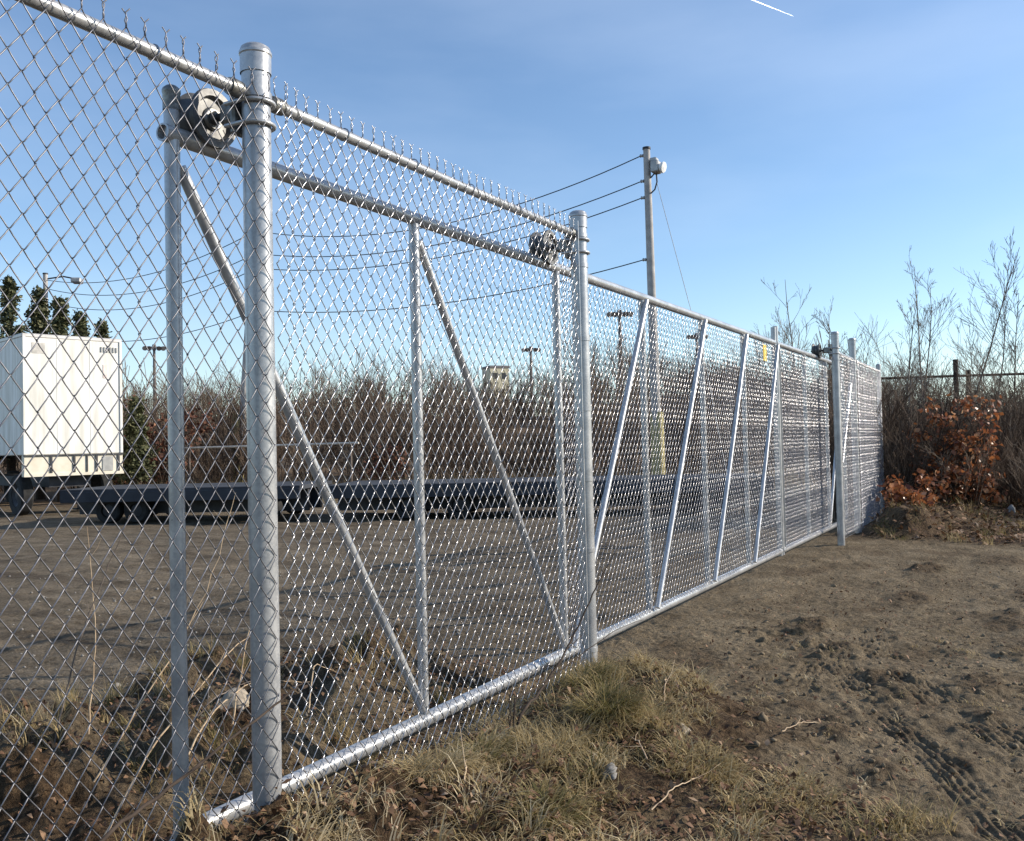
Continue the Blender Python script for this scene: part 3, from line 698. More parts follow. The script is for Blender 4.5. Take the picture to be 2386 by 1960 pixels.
def branch(tw, p, d, L, r, depth, rg, tint, up=.25, nseg=3, kids=4, spread=.7, tips=None, minr=.0015):
    pts = [p]; q = p; dd = d
    for i in range(nseg):
        dd = unit(dd + rg.normal(0, .13, 3) + np.array([0, 0, up * .2])); q2 = q + dd * L / nseg
        ra = r * (1 - .75 * i / nseg); rb = r * (1 - .75 * (i + 1) / nseg)
        tw.add(q, q2, max(ra, minr), max(rb, minr), tint + rg.normal(0, .06)); pts.append(q2); q = q2
    if tips is not None and depth <= 1: tips.append((q, dd))
    if depth > 0:
        for k in range(kids):
            t = rg.uniform(.25, .97); i = min(int(t * nseg), nseg - 1); fr = t * nseg - i
            pp = pts[i] + (pts[i + 1] - pts[i]) * fr; ax = unit(rg.normal(0, 1, 3)); base = unit(pts[i + 1] - pts[i])
            nd = unit(rot_about(base, unit(np.cross(base, ax)), rg.uniform(.35, spread)) + np.array([0, 0, up]))
            branch(tw, pp, nd, L * rg.uniform(.38, .62) * (1.15 - .5 * t), r * .5 * (1 - .5 * t), depth - 1, rg, tint + .08, up, max(2, nseg - 1), kids, spread, tips, minr)

def shrub_template(seed, h, stems, spread, r, minr, kids=4, depth=2, tint=.35, lean=.35):
    rg = np.random.default_rng(seed); tw = Tw()
    for i in range(stems):
        a = rg.uniform(0, 2 * math.pi); p = np.array([math.cos(a), math.sin(a), 0]) * rg.uniform(0, spread)
        d = unit(np.array([math.cos(a) * lean * rg.uniform(.2, 1), math.sin(a) * lean * rg.uniform(.2, 1), 1]))
        branch(tw, p, d, h * rg.uniform(.6, 1.0), r * rg.uniform(.6, 1.1), depth, rg, tint + rg.normal(0, .12), .22, 4, kids, .75, None, minr)
    return tw.arrays(3)
def scatter(templates, places, rg):
    Vs, Qs, Ts = [], [], []; off = 0
    for (x, y, sc, tofs) in places:
        V, Q, T = templates[rg.integers(len(templates))]; a = rg.uniform(0, 2 * math.pi); c, s = math.cos(a), math.sin(a)
        W = np.empty_like(V); W[:, 0] = (V[:, 0] * c - V[:, 1] * s) * sc + x; W[:, 1] = (V[:, 0] * s + V[:, 1] * c) * sc + y; W[:, 2] = V[:, 2] * sc * rg.uniform(.85, 1.15)
        W[:, 2] += gz(x, y) - .05
        Vs.append(W); Qs.append(Q + off); Ts.append(np.clip(T + tofs, 0, 1)); off += len(V)
    return np.concatenate(Vs), np.concatenate(Qs), np.concatenate(Ts)

rgv = np.random.default_rng(21)
FW = np.array([.8717, .4894]); RT = np.array([.4899, -.8715]); CXY = CAM[:2]
def at_dl(D, tn): # world point at a given distance ahead of the gate area and a bearing
    p = CXY + D * (FW + tn * RT); return float(p[0]), float(p[1])
# far thicket seen over the yard (one brown mass)
TA = [shrub_template(100 + i, 4.2, 9, .9, .035, .012, 4, 2, .30) for i in range(5)]
TB = [shrub_template(120 + i, 5.6, 4, .5, .05, .012, 6, 2, .68, .18) for i in range(4)]
TCs = [shrub_template(140 + i, 2.4, 10, .9, .02, .013, 4, 2, .26, .6) for i in range(4)]
pl1 = []
for i in range(150):
    D = rgv.uniform(30, 36); tn = rgv.uniform(-.62, .36); pl1.append((*at_dl(D, tn), rgv.uniform(.35, .88), rgv.normal(.26, .18)))
for i in range(100):
    D = rgv.uniform(37, 45); tn = rgv.uniform(-.62, .38); pl1.append((*at_dl(D, tn), rgv.uniform(.38, .78), rgv.normal(.32, .16)))
V, Q, T = scatter(TA + TCs, pl1, rgv)
TF = [shrub_template(150 + i, 2.0, 14, 1.1, .02, .016, 5, 1, .42, .55) for i in range(4)]
pl1b = [(*at_dl(rgv.uniform(44, 58), rgv.uniform(-.62, .40)), rgv.uniform(.45, 1.1), rgv.normal(.08, .14)) for i in range(170)]
V2, Q2, T2 = scatter(TF, pl1b, rgv); Q = np.concatenate([Q, Q2 + len(V)]); V = np.concatenate([V, V2]); T = np.concatenate([T, T2])
tag(link('thicket', np_mesh('thicket', V, Q, T), M['brush']), 'brown leafless thicket beyond the yard', 'thicket', kind='stuff')
pl2 = [(*at_dl(rgv.uniform(48, 60), rgv.uniform(-.62, .42)), rgv.uniform(.36, .68), rgv.normal(.12, .10)) for i in range(150)]
V, Q, T = scatter(TB, pl2, rgv)
tag(link('far_wood', np_mesh('far_wood', V, Q, T), M['brush']), 'pale grey leafless tree tops behind the brown thicket', 'wood', kind='stuff')
# brush on the right, in front of and behind the perimeter fence
TD = [shrub_template(160 + i, 3.0, 9, .6, .022, .0055, 5, 2, .30, .45) for i in range(5)]
TE = [shrub_template(180 + i, 1.5, 16, .5, .010, .004, 4, 2, .45, .75) for i in range(3)]
pl3 = [(*at_dl(rgv.uniform(18.5, 27), rgv.uniform(.34, .63)), rgv.uniform(.45, .85), rgv.normal(.28, .15)) for i in range(66)]
pl3 += [(*at_dl(rgv.uniform(16.2, 19), rgv.uniform(.42, .60)), rgv.uniform(.4, .7), rgv.normal(.10, .14)) for i in range(18)]
pl3 += [(*at_dl(rgv.uniform(20, 27), rgv.uniform(.34, .63)), rgv.uniform(.6, .92), rgv.normal(.38, .12)) for i in range(24)]
pl3 += [(rgv.uniform(14.3, 17.2), rgv.uniform(-.95, .9), rgv.uniform(.5, .8), rgv.normal(.08, .14)) for i in range(18)]
V, Q, T = scatter(TD, pl3, rgv)
TG = [shrub_template(190 + i, 3.5, 6, .7, .014, .0035, 6, 2, .62, .22) for i in range(4)]
pl3b = [(*at_dl(rgv.uniform(17.5, 26), rgv.uniform(.36, .63)), rgv.uniform(.55, .92), rgv.normal(.15, .12)) for i in range(40)]
V2, Q2, T2 = scatter(TG, pl3b, rgv); Q = np.concatenate([Q, Q2 + len(V)]); V = np.concatenate([V, V2]); T = np.concatenate([T, T2])
tag(link('brush', np_mesh('brush', V, Q, T), M['brush']), 'dense leafless brush behind the rust leaved oak', 'brush', kind='stuff')
pl4 = [(*at_dl(rgv.uniform(14.6, 18), rgv.uniform(.42, .70)), rgv.uniform(.5, .9), rgv.normal(.1, .12)) for i in range(32)]
V, Q, T = scatter(TE, pl4, rgv)
tag(link('undergrowth', np_mesh('undergrowth', V, Q, T), M['brush']), 'tangled dry undergrowth around the foot of the brush', 'undergrowth', kind='stuff')

# single saplings standing above the brush
def sapling(label, x, y, top, seed, kids=5, r=.035, spread=.6, group='bare saplings above the brush', material='bark_grey'):
    rg = np.random.default_rng(seed); z = gz(x, y); t = empty('sapling', (x, y, z)); tag(t, label, 'tree', group)
    tw = Tw(); h = top - z; p = np.zeros(3) - np.array([0, 0, .2]); d = unit(np.array([rg.normal(0, .05), rg.normal(0, .05), 1.])); trunk = [p]
    for i in range(8):
        d = unit(d + rg.normal(0, .05, 3)); d[2] = max(d[2], .9); q = p + d * (h + .2) / 8
        tw.add(p, q, r * (1 - i / 8 * .85) , r * (1 - (i + 1) / 8 * .85), .5); p = q; trunk.append(q)
    V, Q, T = tw.arrays(6); link('trunk', np_mesh('trunk', V, Q, T, True), M[material], t)
    tw = Tw()
    for k in range(int(kids * 3)):
        u = rg.uniform(.3, .97); i = min(int(u * 8), 7); pp = trunk[i] + (trunk[i + 1] - trunk[i]) * (u * 8 - i)
        a = rg.uniform(0, 2 * math.pi); nd = unit(np.array([math.cos(a) * spread, math.sin(a) * spread, 1.]))
        branch(tw, pp, nd, h * rg.uniform(.14, .30) * (1.25 - .7 * u), r * .42 * (1 - .6 * u), 2, rg, .5, .25, 3, 3, .7, None, .0035)
    V, Q, T = tw.arrays(3); link('crown', np_mesh('crown', V, Q, T), M[material], t)
sapling('tallest thin bare sapling rising above the brush', 19.77, -.84, 5.15, 301, 9, .032)
sapling('lone forked bare sapling behind the short gate leaf', 22.26, 2.89, 5.3, 302, 3, .035, .8)
sapling('bare sapling with spreading forks beside the perimeter fence post', 19.38, -.10, 4.5, 303, 8, .030, .6)
sapling('low bushy bare sapling behind the far end of the gate', 20.6, 1.84, 4.1, 304, 6, .03, .9)
sapling('slim straight bare sapling where the chain-link fence meets the brush', 18.09, .20, 3.8, 305, 5, .035)
sapling('bare sapling standing well behind the rust leaved oak', 21.44, -1.71, 4.3, 306, 9, .030)
sapling('short slim bare sapling between the last two gate posts', 19.91, 1.03, 4.1, 307, 4, .03)
sapling('pale straight whip rising next to the tallest sapling', 20.54, -.16, 5.0, 308, 4, .035, .5, material='bark_pale')
sapling('bare sapling with upswept twigs at the back of the brush', 22.36, -1.36, 5.0, 309, 8, .028)
sapling('thin pale sapling leaning in the undergrowth by the fence end', 16.7, -.15, 2.6, 310, 4, .03, material='bark_pale')

# rust leaved oaks
def leaves_mesh(name, centres, rg, size, per, spread, tint0=.5, droop=.5):
    C = np.repeat(np.array(centres), per, 0); N = len(C)
    C = C + rg.normal(0, spread, (N, 3))
    a = rg.uniform(0, 2 * math.pi, N); el = rg.normal(-droop, .6, N)
    d = np.stack([np.cos(a) * np.cos(el), np.sin(a) * np.cos(el), np.sin(el)], -1)
    s = np.cross(d, rg.normal(0, 1, (N, 3))); s /= np.linalg.norm(s, axis=1, keepdims=True) + 1e-9; n = np.cross(d, s)
    L = size * rg.uniform(.6, 1.25, N)[:, None]; Wd = L * rg.uniform(.28, .42, N)[:, None]; cu = L * rg.uniform(-.15, .3, N)[:, None]
    rows = [C - s * Wd * .2, C + s * Wd * .2, C + d * L * .5 - s * Wd + n * cu * .6, C + d * L * .5 + s * Wd + n * cu * .9, C + d * L - s * Wd * .18 - n * cu * .3, C + d * L + s * Wd * .18 - n * cu * .3]
    V = np.stack(rows, 1).reshape(-1, 3); b = np.arange(N)[:, None] * 6
    Q = np.concatenate([b + np.array([[0, 1, 3, 2]]), b + np.array([[2, 3, 5, 4]])])
    t = np.clip(rg.normal(tint0, .25, N), 0, 1)
    return np_mesh(name, V, Q, np.repeat(t, 6))
M['dull_leaf'] = mat('dull_red_leaf', None, rough=.7, scale=12, attr='tint', ramp=[(0, (.07, .025, .018)), (.5, (.16, .06, .035)), (1, (.28, .13, .07))])
def oak(label, x, y, top, seed, stems=3, per=9, size=.10, width=.55, name='oak_sapling', low=.15, nb=16, leaf='oak_leaf'):
    rg = np.random.default_rng(seed); z = gz(x, y); t = empty(name, (x, y, z)); tag(t, label, 'tree', 'rust leaved oaks'); h = top - z
    tw = Tw(); tips = []; main = Tw()
    for i in range(stems):
        a = rg.uniform(0, 2 * math.pi); p = np.array([0, 0, -.1]); d = unit(np.array([math.cos(a) * .3, math.sin(a) * .3, 1.])); pts = [p]
        hh = h * rg.uniform(.75, 1.0)
        for k in range(6):
            d = unit(d + rg.normal(0, .10, 3)); q = p + d * hh / 6; main.add(p, q, .03 * (1 - k / 6.5), .03 * (1 - (k + 1) / 6.5), .4); p = q; pts.append(q)
        for k in range(nb):
            u = rg.uniform(low, 1.); i2 = min(int(u * 6), 5); pp = pts[i2] + (pts[i2 + 1] - pts[i2]) * (u * 6 - i2); an = rg.uniform(0, 2 * math.pi)
            nd = unit(np.array([math.cos(an), math.sin(an), rg.uniform(.0, .6)]))
            branch(tw, pp, nd, width * rg.uniform(.5, 1.1) * (1.2 - .5 * u), .010, 2, rg, .4, .1, 3, 3, .8, tips, .0025)
    V, Q, T = main.arrays(6); V2, Q2, T2 = tw.arrays(3)
    link('trunk', np_mesh('trunk', np.concatenate([V, V2]), np.concatenate([Q, Q2 + len(V)]), np.concatenate([T, T2]), True), M['bark_dark'], t)
    link('crown', leaves_mesh('crown', [q for q, _ in tips if rg.random() < .42], rg, size, per, size * .7), M[leaf], t)
oak('young oak holding glossy rust red leaves in front of the brush', 15.0, -1.08, 2.0, 401, 5, 4, .085, .62, nb=14)
oak('low rust leaved oak sprouts on the mound at the fence end', 13.55, -.62, .70, 412, 3, 3, .09, .42, low=.05, nb=7)
oak('knee high rust leaved oak seedling on the dark mound', 12.9, -.60, .42, 403, 2, 5, .09, .25, low=.1, nb=6)
oak('low spreading oak with dark red leaves beside the tall rust oak', 14.9, -1.15, .80, 406, 3, 3, .10, .6, low=.05, nb=8)
oak('dull red brown oak growing by the white box trailer', 18.6, 22.9, 3.1, 404, 5, 5, .13, 1.2, leaf='dull_leaf')
oak('small dark red shrub in front of the thicket', 22.0, 16.2, 1.7, 405, 3, 2, .12, .6, leaf='dull_leaf')

# conifers behind the white trailer
def conifer(label, x, y, top, seed, wide):
    rg = np.random.default_rng(seed); z = gz(x, y); t = empty('conifer', (x, y, z)); tag(t, label, 'tree', 'conifers behind the white trailer'); h = top - z
    MB().tube([(0, 0, -.2), (0, 0, h * .5), (0, 0, h * .98)], [.16, .09, .015], 8).build('trunk', M['bark_dark'], t)
    C = []; tw = Tw()
    for k in range(140):
        u = rg.uniform(.12, 1.) ** .8; zz = h * u; R_ = wide * (1 - u) ** .85 * rg.uniform(.25, 1.2) * (1 + .25 * math.sin(u * 23 + seed)) + .05; a = rg.uniform(0, 2 * math.pi)
        b = np.array([math.cos(a) * R_, math.sin(a) * R_, zz + R_ * rg.uniform(.1, .5)]); p = np.array([0, 0, zz]); tw.add(p, b, .014, .005, .4)
        for s in np.linspace(.3, 1, 5): C.append(p + (b - p) * s)
    V, Q, T = tw.arrays(3); link('branches', np_mesh('branches', V, Q, T), M['bark_dark'], t)
    link('crown', leaves_mesh('crown', C, rg, .12, 8, .07, .6, -.3), M['needle'], t)
conifer('broad dark conifer tallest of those behind the white trailer', 15.85, 26.5, 6.85, 501, 1.35)
conifer('full conifer beside the far pole behind the white trailer', 16.93, 26.62, 6.6, 502, 1.2)
conifer('narrow pointed conifer midway along the trailer roof', 16.03, 24.17, 5.95, 503, .85)
conifer('slender conifer next to the narrow pointed one', 16.98, 24.54, 5.75, 504, .8)
conifer('small conifer nearest the corner of the white trailer', 17.98, 24.8, 5.5, 505, .7)
conifer('dark green conifer standing low beside the trailer corner', 16.5, 21.3, 2.7, 506, .6)

# ------------------------------------------------------------------ grass
def blades(centres, rg):
    """centres: (x, y, z, n, length, radius, tint, flow angle, lean) -> joined blades"""
    P, L, A, LE, TI, WD = [], [], [], [], [], []
    for (x, y, z, n, ln, rad, ti, fl, le) in centres:
        n = int(n); a = rg.uniform(0, 2 * math.pi, n); rr = rad * np.sqrt(rg.uniform(0, 1, n))
        px = x + rr * np.cos(a); py = y + rr * np.sin(a)
        P.append(np.stack([px, py, ground_z(px, py) - .006], -1))
        out = np.where(rg.random(n) < .6, a, fl) + rg.normal(0, .55, n)
        A.append(out); L.append(ln * rg.uniform(.45, 1.15, n)); LE.append(np.clip(rg.normal(le, .22, n), .05, 1.45)); TI.append(np.clip(rg.normal(ti, .13, n), 0, 1))
    P = np.concatenate(P); A = np.concatenate(A); L = np.concatenate(L)[:, None]; LE = np.concatenate(LE); TI = np.concatenate(TI); N = len(P)
    hd = np.stack([np.cos(A), np.sin(A), np.zeros(N)], -1); sd_ = np.stack([-np.sin(A), np.cos(A), np.zeros(N)], -1)
    w = rg.uniform(.0013, .0040, N)[:, None]; tw_ = rg.normal(0, .55, N)[:, None]
    rows = []; cur = P.copy(); ang = LE * .35; K = 4
    for k in range(K):
        wd = w * (1 - k / (K - 1) * .85)
        rows += [cur - sd_ * wd, cur + sd_ * wd]
        step = L / (K - 1)
        cur = cur + (hd * np.sin(ang)[:, None] + np.array([0, 0, 1.]) * np.cos(ang)[:, None] + sd_ * tw_ * .4) * step
        ang = ang + LE * .62
    V = np.stack(rows, 1).reshape(-1, 3)
    gl = ground_z(V[:, 0], V[:, 1]) + .003; V[:, 2] = np.maximum(V[:, 2], gl)
    b = np.arange(N)[:, None] * (2 * K)
    Q = np.concatenate([b + np.array([[2 * k, 2 * k + 1, 2 * k + 3, 2 * k + 2]]) for k in range(K - 1)])
    return np_mesh('grass', V, Q, np.repeat(TI, 2 * K))

rgg = np.random.default_rng(33)
cs = []
NX = 9000
xs = rgg.uniform(-1.6, 2.9, NX); ys = rgg.uniform(-2.3, .25, NX); ms = mound(xs, ys); ns = fbm(xs * 2.0, ys * 2.0, 3, 200); ts = fbm(xs * 1.3, ys * 1.3, 2, 201)
for x, y, m, nz_, t_ in zip(xs, ys, ms, ns, ts):
    if len(cs) >= 470: break
    if m < .03 or y < -1.9 + .35 * nz_ : continue
    if x > 1.75 and y < -.80 + .35 * nz_: continue
    if nz_ < -.02 and rgg.random() < .86: continue
    cs.append((x, y, 0, rgg.integers(25, 75), rgg.uniform(.07, .19), rgg.uniform(.03, .11), .66 + .55 * t_ + rgg.normal(0, .12), rgg.uniform(-1.2, .2) + 1.5 * nz_, rgg.uniform(.95, 1.45)))
for i in range(150):   # inside the fence, rough heaps
    x = rgg.uniform(-1.2, 2.6); y = rgg.uniform(.3, 2.3)
    if float(fbm(np.array([x * 2]), np.array([y * 2]), 2, 203)[0]) < 0.02: continue
    cs.append((x, y, 0, rgg.integers(15, 60), rgg.uniform(.10, .22), rgg.uniform(.03, .09), rgg.uniform(.3, .75), rgg.uniform(0, 6), rgg.uniform(.5, 1.1)))
for i in range(150):   # sparse wisps on the bare soil
    x = rgg.uniform(1.2, 5.5); y = rgg.uniform(-2.4, -.4)
    cs.append((x, y, 0, rgg.integers(2, 12), rgg.uniform(.03, .09), .03, rgg.uniform(.45, .9), rgg.uniform(0, 6), 1.2))
for i in range(110):   # at the foot of the brush
    x = rgg.uniform(11.0, 17.5); y = rgg.uniform(-3.4, -.25) - (x - 13) * .12
    cs.append((x, y, 0, rgg.integers(15, 55), rgg.uniform(.10, .26), rgg.uniform(.06, .2), rgg.uniform(.1, .6), rgg.uniform(0, 6), rgg.uniform(.5, 1.2)))
tag(link('dry_grass', blades(cs, rgg), M['grass']), 'matted dry grass covering the bank along the fence', 'grass', kind='stuff')
# tan grass verge in front of the thicket
cs = []
for i in range(420):
    D = rgg.uniform(25, 31); tn = rgg.uniform(-.42, .34); x, y = at_dl(D, tn)
    cs.append((x, y, 0, 26, rgg.uniform(.4, .9), .45, rgg.uniform(.45, .8), 0, .6))
me = blades(cs, rgg); tag(link('verge_grass', me, M['grass']), 'tall tan grass along the foot of the thicket', 'grass', kind='stuff')
for o in bpy.data.objects:
    if o.name.startswith('verge_grass'): o.scale = (1, 1, 1)
# clumps that stand out one by one
def tuft(label, x, y, n, ln, rad, ti, fl, le):
    o = link('grass_tuft', blades([(x, y, 0, n, ln, rad, ti, fl, le), (x + .03, y + .02, 0, n // 3, ln * .8, rad * 1.5, ti + .15, fl, le + .2)], rgg), M['grass'])
    tag(o, label, 'grass', 'grass tufts on the bank')
tuft('bright olive grass tuft arching over on the bank below the fence end', 1.72, -.47, 900, .24, .10, .30, -1.0, 1.05)
tuft('olive grass tuft at the foot of the post where the fence ends', 2.12, -.16, 700, .18, .13, .34, -.8, 1.15)
tuft('pale straw tuft beside the round gate post', .66, -.20, 700, .19, .13, .66, -.5, 1.25)
tuft('dull green tuft under the sagging bottom rail', .98, -.24, 360, .17, .10, .36, -.4, 1.2)
tuft('orange brown tuft on the outer edge of the bank', 2.55, -.42, 420, .13, .14, .60, -.4, 1.1)
tuft('rusty straw tuft at the lip of the bare soil', 1.50, -.98, 480, .14, .16, .60, -.6, 1.05)
tuft('low olive tuft amid leaf litter on the bank', .66, -.70, 420, .15, .11, .34, -.4, 1.2)
tuft('wispy straw tuft farthest out on the bare soil', 1.60, -1.36, 320, .12, .14, .64, -.6, 1.1)

# leaf litter
def litter(n, fn, rg, size, name, label, cat):
    C = fn(n); z = ground_z(C[:, 0], C[:, 1]); N = len(C); a = rg.uniform(0, 2 * math.pi, N)
    tilt = rg.normal(0, .55, N); d = np.stack([np.cos(a) * np.cos(tilt), np.sin(a) * np.cos(tilt), np.sin(tilt)], -1)
    s = np.stack([-np.sin(a), np.cos(a), rg.normal(0, .5, N)], -1); s /= np.linalg.norm(s, axis=1, keepdims=True); nn = np.cross(d, s)
    L = size * rg.uniform(.5, 1.5, N)[:, None]; W_ = L * rg.uniform(.2, .45, N)[:, None]; cu = L * rg.uniform(.0, .35, N)[:, None]
    P = np.concatenate([C, (z + .008 + rg.uniform(0, .035, N))[:, None]], 1)
    rows = [P - s * W_ * .2, P + s * W_ * .2, P + d * L * .5 - s * W_ + nn * cu, P + d * L * .5 + s * W_ + nn * cu * .7, P + d * L - s * W_ * .15, P + d * L + s * W_ * .15]
    V = np.stack(rows, 1).reshape(-1, 3); b = np.arange(N)[:, None] * 6
    Q = np.concatenate([b + np.array([[0, 1, 3, 2]]), b + np.array([[2, 3, 5, 4]])])
    t = np.clip(rg.beta(1.6, 2.6, N), 0, 1)
    tag(link(name, np_mesh(name, V, Q, np.repeat(t, 6)), M['litter']), label, cat, kind='stuff')
def f1(n):
    x = rgg.uniform(-1.3, 2.9, n * 9); y = rgg.uniform(-1.9, 2.4, n * 9)
    m = mound(x, y); q = fbm(x * 1.7, y * 1.7, 2, 210)
    ok = np.where(y < .3, (m > .05) & (q < .16) & ((x < 1.8) | (y > -.75) | (rgg.random(n * 9) < .06)), rgg.random(n * 9) < .35)
    return np.stack([x[ok], y[ok]], -1)[:n]
litter(13000, f1, rgg, .026, 'leaf_litter', 'curled brown leaf litter scattered over the bank', 'leaves')
def f2(n): return np.stack([rgg.uniform(11.2, 16.5, n), rgg.uniform(-2.6, -.1, n)], -1)
litter(2200, f2, rgg, .07, 'fallen_leaves', 'fallen rust and tan leaves under the oaks', 'leaves')
def f3(n): return np.stack([rgg.uniform(1.4, 9., n), rgg.uniform(-2.6, .1, n)], -1)
litter(1300, f3, rgg, .022, 'scattered_leaves', 'tiny leaf scraps strewn over the bare soil', 'leaves')

# pebbles and clods
def blob(rg, n=2):
    import bmesh
    bm = bmesh.new(); bmesh.ops.create_icosphere(bm, subdivisions=n, radius=1)
    for v in bm.verts:
        c = v.co; k = 1 + .28 * math.sin(c.x * 2.3 + rg.uniform(-.2, .2) + 1) * math.cos(c.y * 2.9) + rg.normal(0, .07); v.co = c * k
    V = np.array([v.co[:] for v in bm.verts]); F = np.array([[v.index for v in f.verts] for f in bm.faces]); bm.free(); return V, F
PB = [blob(np.random.default_rng(600 + i), 1) for i in range(5)]
def pebbles(name, label, places, material, cat='gravel'):
    Vs, Fs = [], []; off = 0
    for (x, y, s) in places:
        V, F = PB[rgg.integers(5)]; a = rgg.uniform(0, 6.28); c, q = math.cos(a), math.sin(a); W = V * s * np.array([1, rgg.uniform(.6, 1), rgg.uniform(.45, .8)])
        W = np.stack([W[:, 0] * c - W[:, 1] * q + x, W[:, 0] * q + W[:, 1] * c + y, W[:, 2]], -1); W[:, 2] += gz(x, y) + s * .15
        Vs.append(W); Fs.append(F + off); off += len(V)
    tag(link(name, np_mesh(name, np.concatenate(Vs), np.concatenate(Fs)), material), label, cat, kind='stuff')
pp = []
for i in range(900):
    D = rgg.uniform(4.5, 12); tn = rgg.uniform(-.55, .1); x, y = at_dl(D, tn)
    if y > .6: pp.append((x, y, abs(rgg.normal(0, .009)) + .004))
M['yard_stone'] = mat('yard_stone', (.13, .12, .105), (.27, .25, .22), rough=.9, scale=6)
pebbles('yard_gravel', 'loose gravel strewn across the yard behind the fence', pp, M['yard_stone'])
pp = []
for i in range(380):
    x = 1.3 + abs(rgg.normal(0, 2.4)); y = rgg.uniform(-2.6, -.2)
    if mound(np.array([x]), np.array([y]))[0] < .5 or y < -1.1: pp.append((x, y, abs(rgg.normal(0, .010)) + .005))
M['clod'] = mat('soil_clod', (.12, .09, .056), (.22, .17, .11), rough=.95, scale=20, bump=.006, bscale=60)
pebbles('soil_clods', 'small crumbly clods scattered over the bare soil', pp, M['clod'], 'soil')

def rock(label, x, y, s, squash, material, seed, rz=0., sink=.3):
    V, F = blob(np.random.default_rng(seed), 3); V = V * np.array(squash) * s
    o = link('rock', np_mesh('rock', V, F, smooth=False), M[material]); o.location = (x, y, gz(x, y) + s * squash[2] * (1 - 2 * sink)); o.rotation_euler = (.1, -.15, rz); tag(o, label, 'rock', 'rocks near the fence')
rock('tan rounded rock on the heap behind the round gate post', 1.16, 1.36, .10, (1.3, .9, .6), 'stone', 701, .5, .35)
rock('flat tan stone lying under the sagging bottom rail', .78, .03, .075, (1.2, .7, .35), 'stone', 702, .3, .2)
rock('angular dark grey stone half buried in the bank', 1.15, -.72, .036, (1.3, .9, .7), 'stone_grey', 707, .2, .45)
rock('pale stone lying on the soil at the foot of the brush', 14.4, -1.9, .09, (1, .8, .8), 'stone_grey', 704, 0, .1)
rock('small pale stone beside the lip of bare soil', 1.85, -.78, .04, (1.2, .8, .5), 'stone', 705, 1., .2)

# twigs, brambles and stems
def stem(name, label, pts, rads, material, cat='twig', group=None, kids=0, seed=0, n=7):
    rg = np.random.default_rng(seed); P = np.array(pts); tt = np.linspace(0, len(P) - 1, len(P) * 5)
    Q_ = np.stack([np.interp(tt, range(len(P)), P[:, k]) for k in range(3)], -1)
    for _ in range(3): Q_[1:-1] = (Q_[:-2] + Q_[1:-1] * 2 + Q_[2:]) / 4
    Q_[1:-1] += rg.normal(0, .0025, Q_[1:-1].shape)
    rr = np.interp(tt, [0, len(P) - 1], rads)
    mb = MB().tube([tuple(q) for q in Q_], list(rr), n)
    for k in range(kids):
        i = rg.integers(len(Q_) // 4, len(Q_) - 2); d = unit(Q_[i + 1] - Q_[i]); nd = unit(d + rg.normal(0, .6, 3) + np.array([0, 0, .2])); L = rg.uniform(.06, .2)
        a = Q_[i]; mb.tube([tuple(a), tuple(a + nd * L * .5 + rg.normal(0, .006, 3)), tuple(a + nd * L)], [rr[i] * .6, rr[i] * .4, .0008], 5)
    o = mb.build(name, M[material]); tag(o, label, cat, group); return o
stem('fallen_branch', 'long dark bare branch leaning across the round gate post', [(-1.05, -.30, .12), (-.82, -.25, .263), (-.59, -.20, .29), (-.31, -.15, .34), (-.03, -.12, .40), (.06, -.11, .425)], (.0065, .0028), 'bark_dark', 'branch', None, 3, 1)
stem('bramble', 'dark curving bramble stem crossing in front of the fence end post', [(1.33, -.20, -.13), (1.34, -.2, -.02), (1.55, -.2, .035), (1.84, -.2, .161), (2.0, -.25, .376), (2.13, -.3, .546), (2.2, -.32, .62)], (.0085, .0018), 'bark_dark', 'bramble', 'brambles at the fence end', 5, 2)
stem('bramble', 'thin side bramble arching low toward the fence end post', [(1.28, -.21, -.12), (1.30, -.2, .07), (1.45, -.19, .05), (1.8, -.22, .10), (2.2, -.28, .20), (2.6, -.3, .19)], (.005, .0012), 'bark_dark', 'bramble', 'brambles at the fence end', 4, 3)
stem('bramble', 'short upright dead bramble stub below the bottom rail', [(1.25, -.2, -.14), (1.255, -.2, -.02), (1.27, -.2, .12)], (.005, .002), 'bark_dark', 'bramble', 'brambles at the fence end', 2, 4)
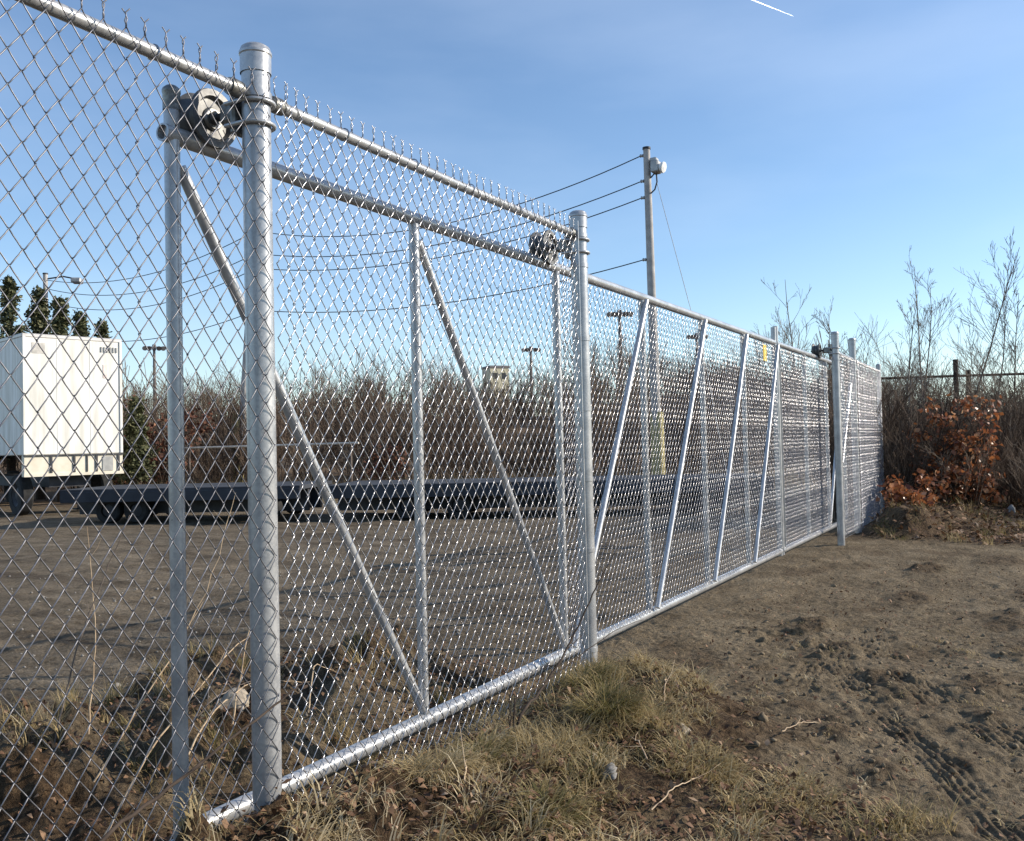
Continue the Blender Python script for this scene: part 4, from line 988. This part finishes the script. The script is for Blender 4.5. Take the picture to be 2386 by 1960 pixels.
# tall dead stalks by the left fence panel
labels = ('tallest pale dead stalk curving past the left fence panel', 'long straw coloured stalk bowing toward the ground by the fence', 'thin reddish dead stalk arched low behind the fence', 'thin upright straw stalk standing behind the left fence panel', 'forked pale stalk lying over the heap behind the fence', 'slim leaning dead stalk behind the gate tail', 'short bent straw stalk on the heap', 'fine dark stalk leaning in front of the yard')
shapes = [[(.1, 1.1, -.2), (.3, 1.0, .15), (.62, .95, .55), (.75, .9, 1.0)], [(-.3, .5, -.15), (-.05, .5, .15), (.35, .55, .40), (.7, .6, .48)], [(.35, .9, -.1), (.55, .9, .10), (.8, .95, .13), (1.1, 1.0, .08)], [(.5, 1.6, -.1), (.55, 1.6, .35), (.52, 1.62, .85)],
          [(.2, .7, -.1), (.45, .75, .12), (.75, .8, .18), (1.05, .75, .1)], [(.9, 1.1, -.1), (1.0, 1.1, .3), (1.2, 1.12, .62)], [(1.2, .9, -.1), (1.3, .95, .12), (1.5, .98, .02)], [(.25, 1.5, -.1), (.4, 1.5, .4), (.62, 1.45, .9)]]
for i, (lb, sh) in enumerate(zip(labels, shapes)):
    stem('dead_stalk', lb, sh, (.0048, .0014), 'straw_stem' if i not in (2, 7) else 'bark_grey', 'stalk', 'dead stalks by the left fence panel', 3 if i != 3 else 1, 20 + i, 5)
# loose twigs
for i, (lb, x, y, a, L) in enumerate((('pale snapped twig lying at the lip of the bank', 2.05, -.62, .3, .28), ('straight pale twig on the leaf litter', 1.0, -.95, -.2, .35), ('short brown twig beside the dark grey stone', 1.35, -.80, .7, .22), ('long thin twig lying across the straw tuft', .55, -.42, .55, .36), ('crooked twig on the bare soil beyond the bank', 2.2, -1.15, -.4, .3))):
    z0 = gz(x, y); x1, y1 = x + math.cos(a) * L, y + math.sin(a) * L; z1 = gz(x1, y1)
    stem('twig', lb, [(x, y, z0 + .03), ((x + x1) / 2, (y + y1) / 2, max(z0, z1) + .045), (x1, y1, z1 + .03)], (.0035, .0015), 'straw_stem', 'twig', 'twigs on the bank', 2, 60 + i, 5)

# contrail far up in the sky
tag(MB().tube([(2860, 960, 1520), (2970, 759, 1430), (3008, 693, 1398), (3046, 628, 1366)], [1.9, 1.6, 1.3, .3], 10).build('contrail', M['contrail']), 'thin white contrail high in the blue sky', 'contrail')
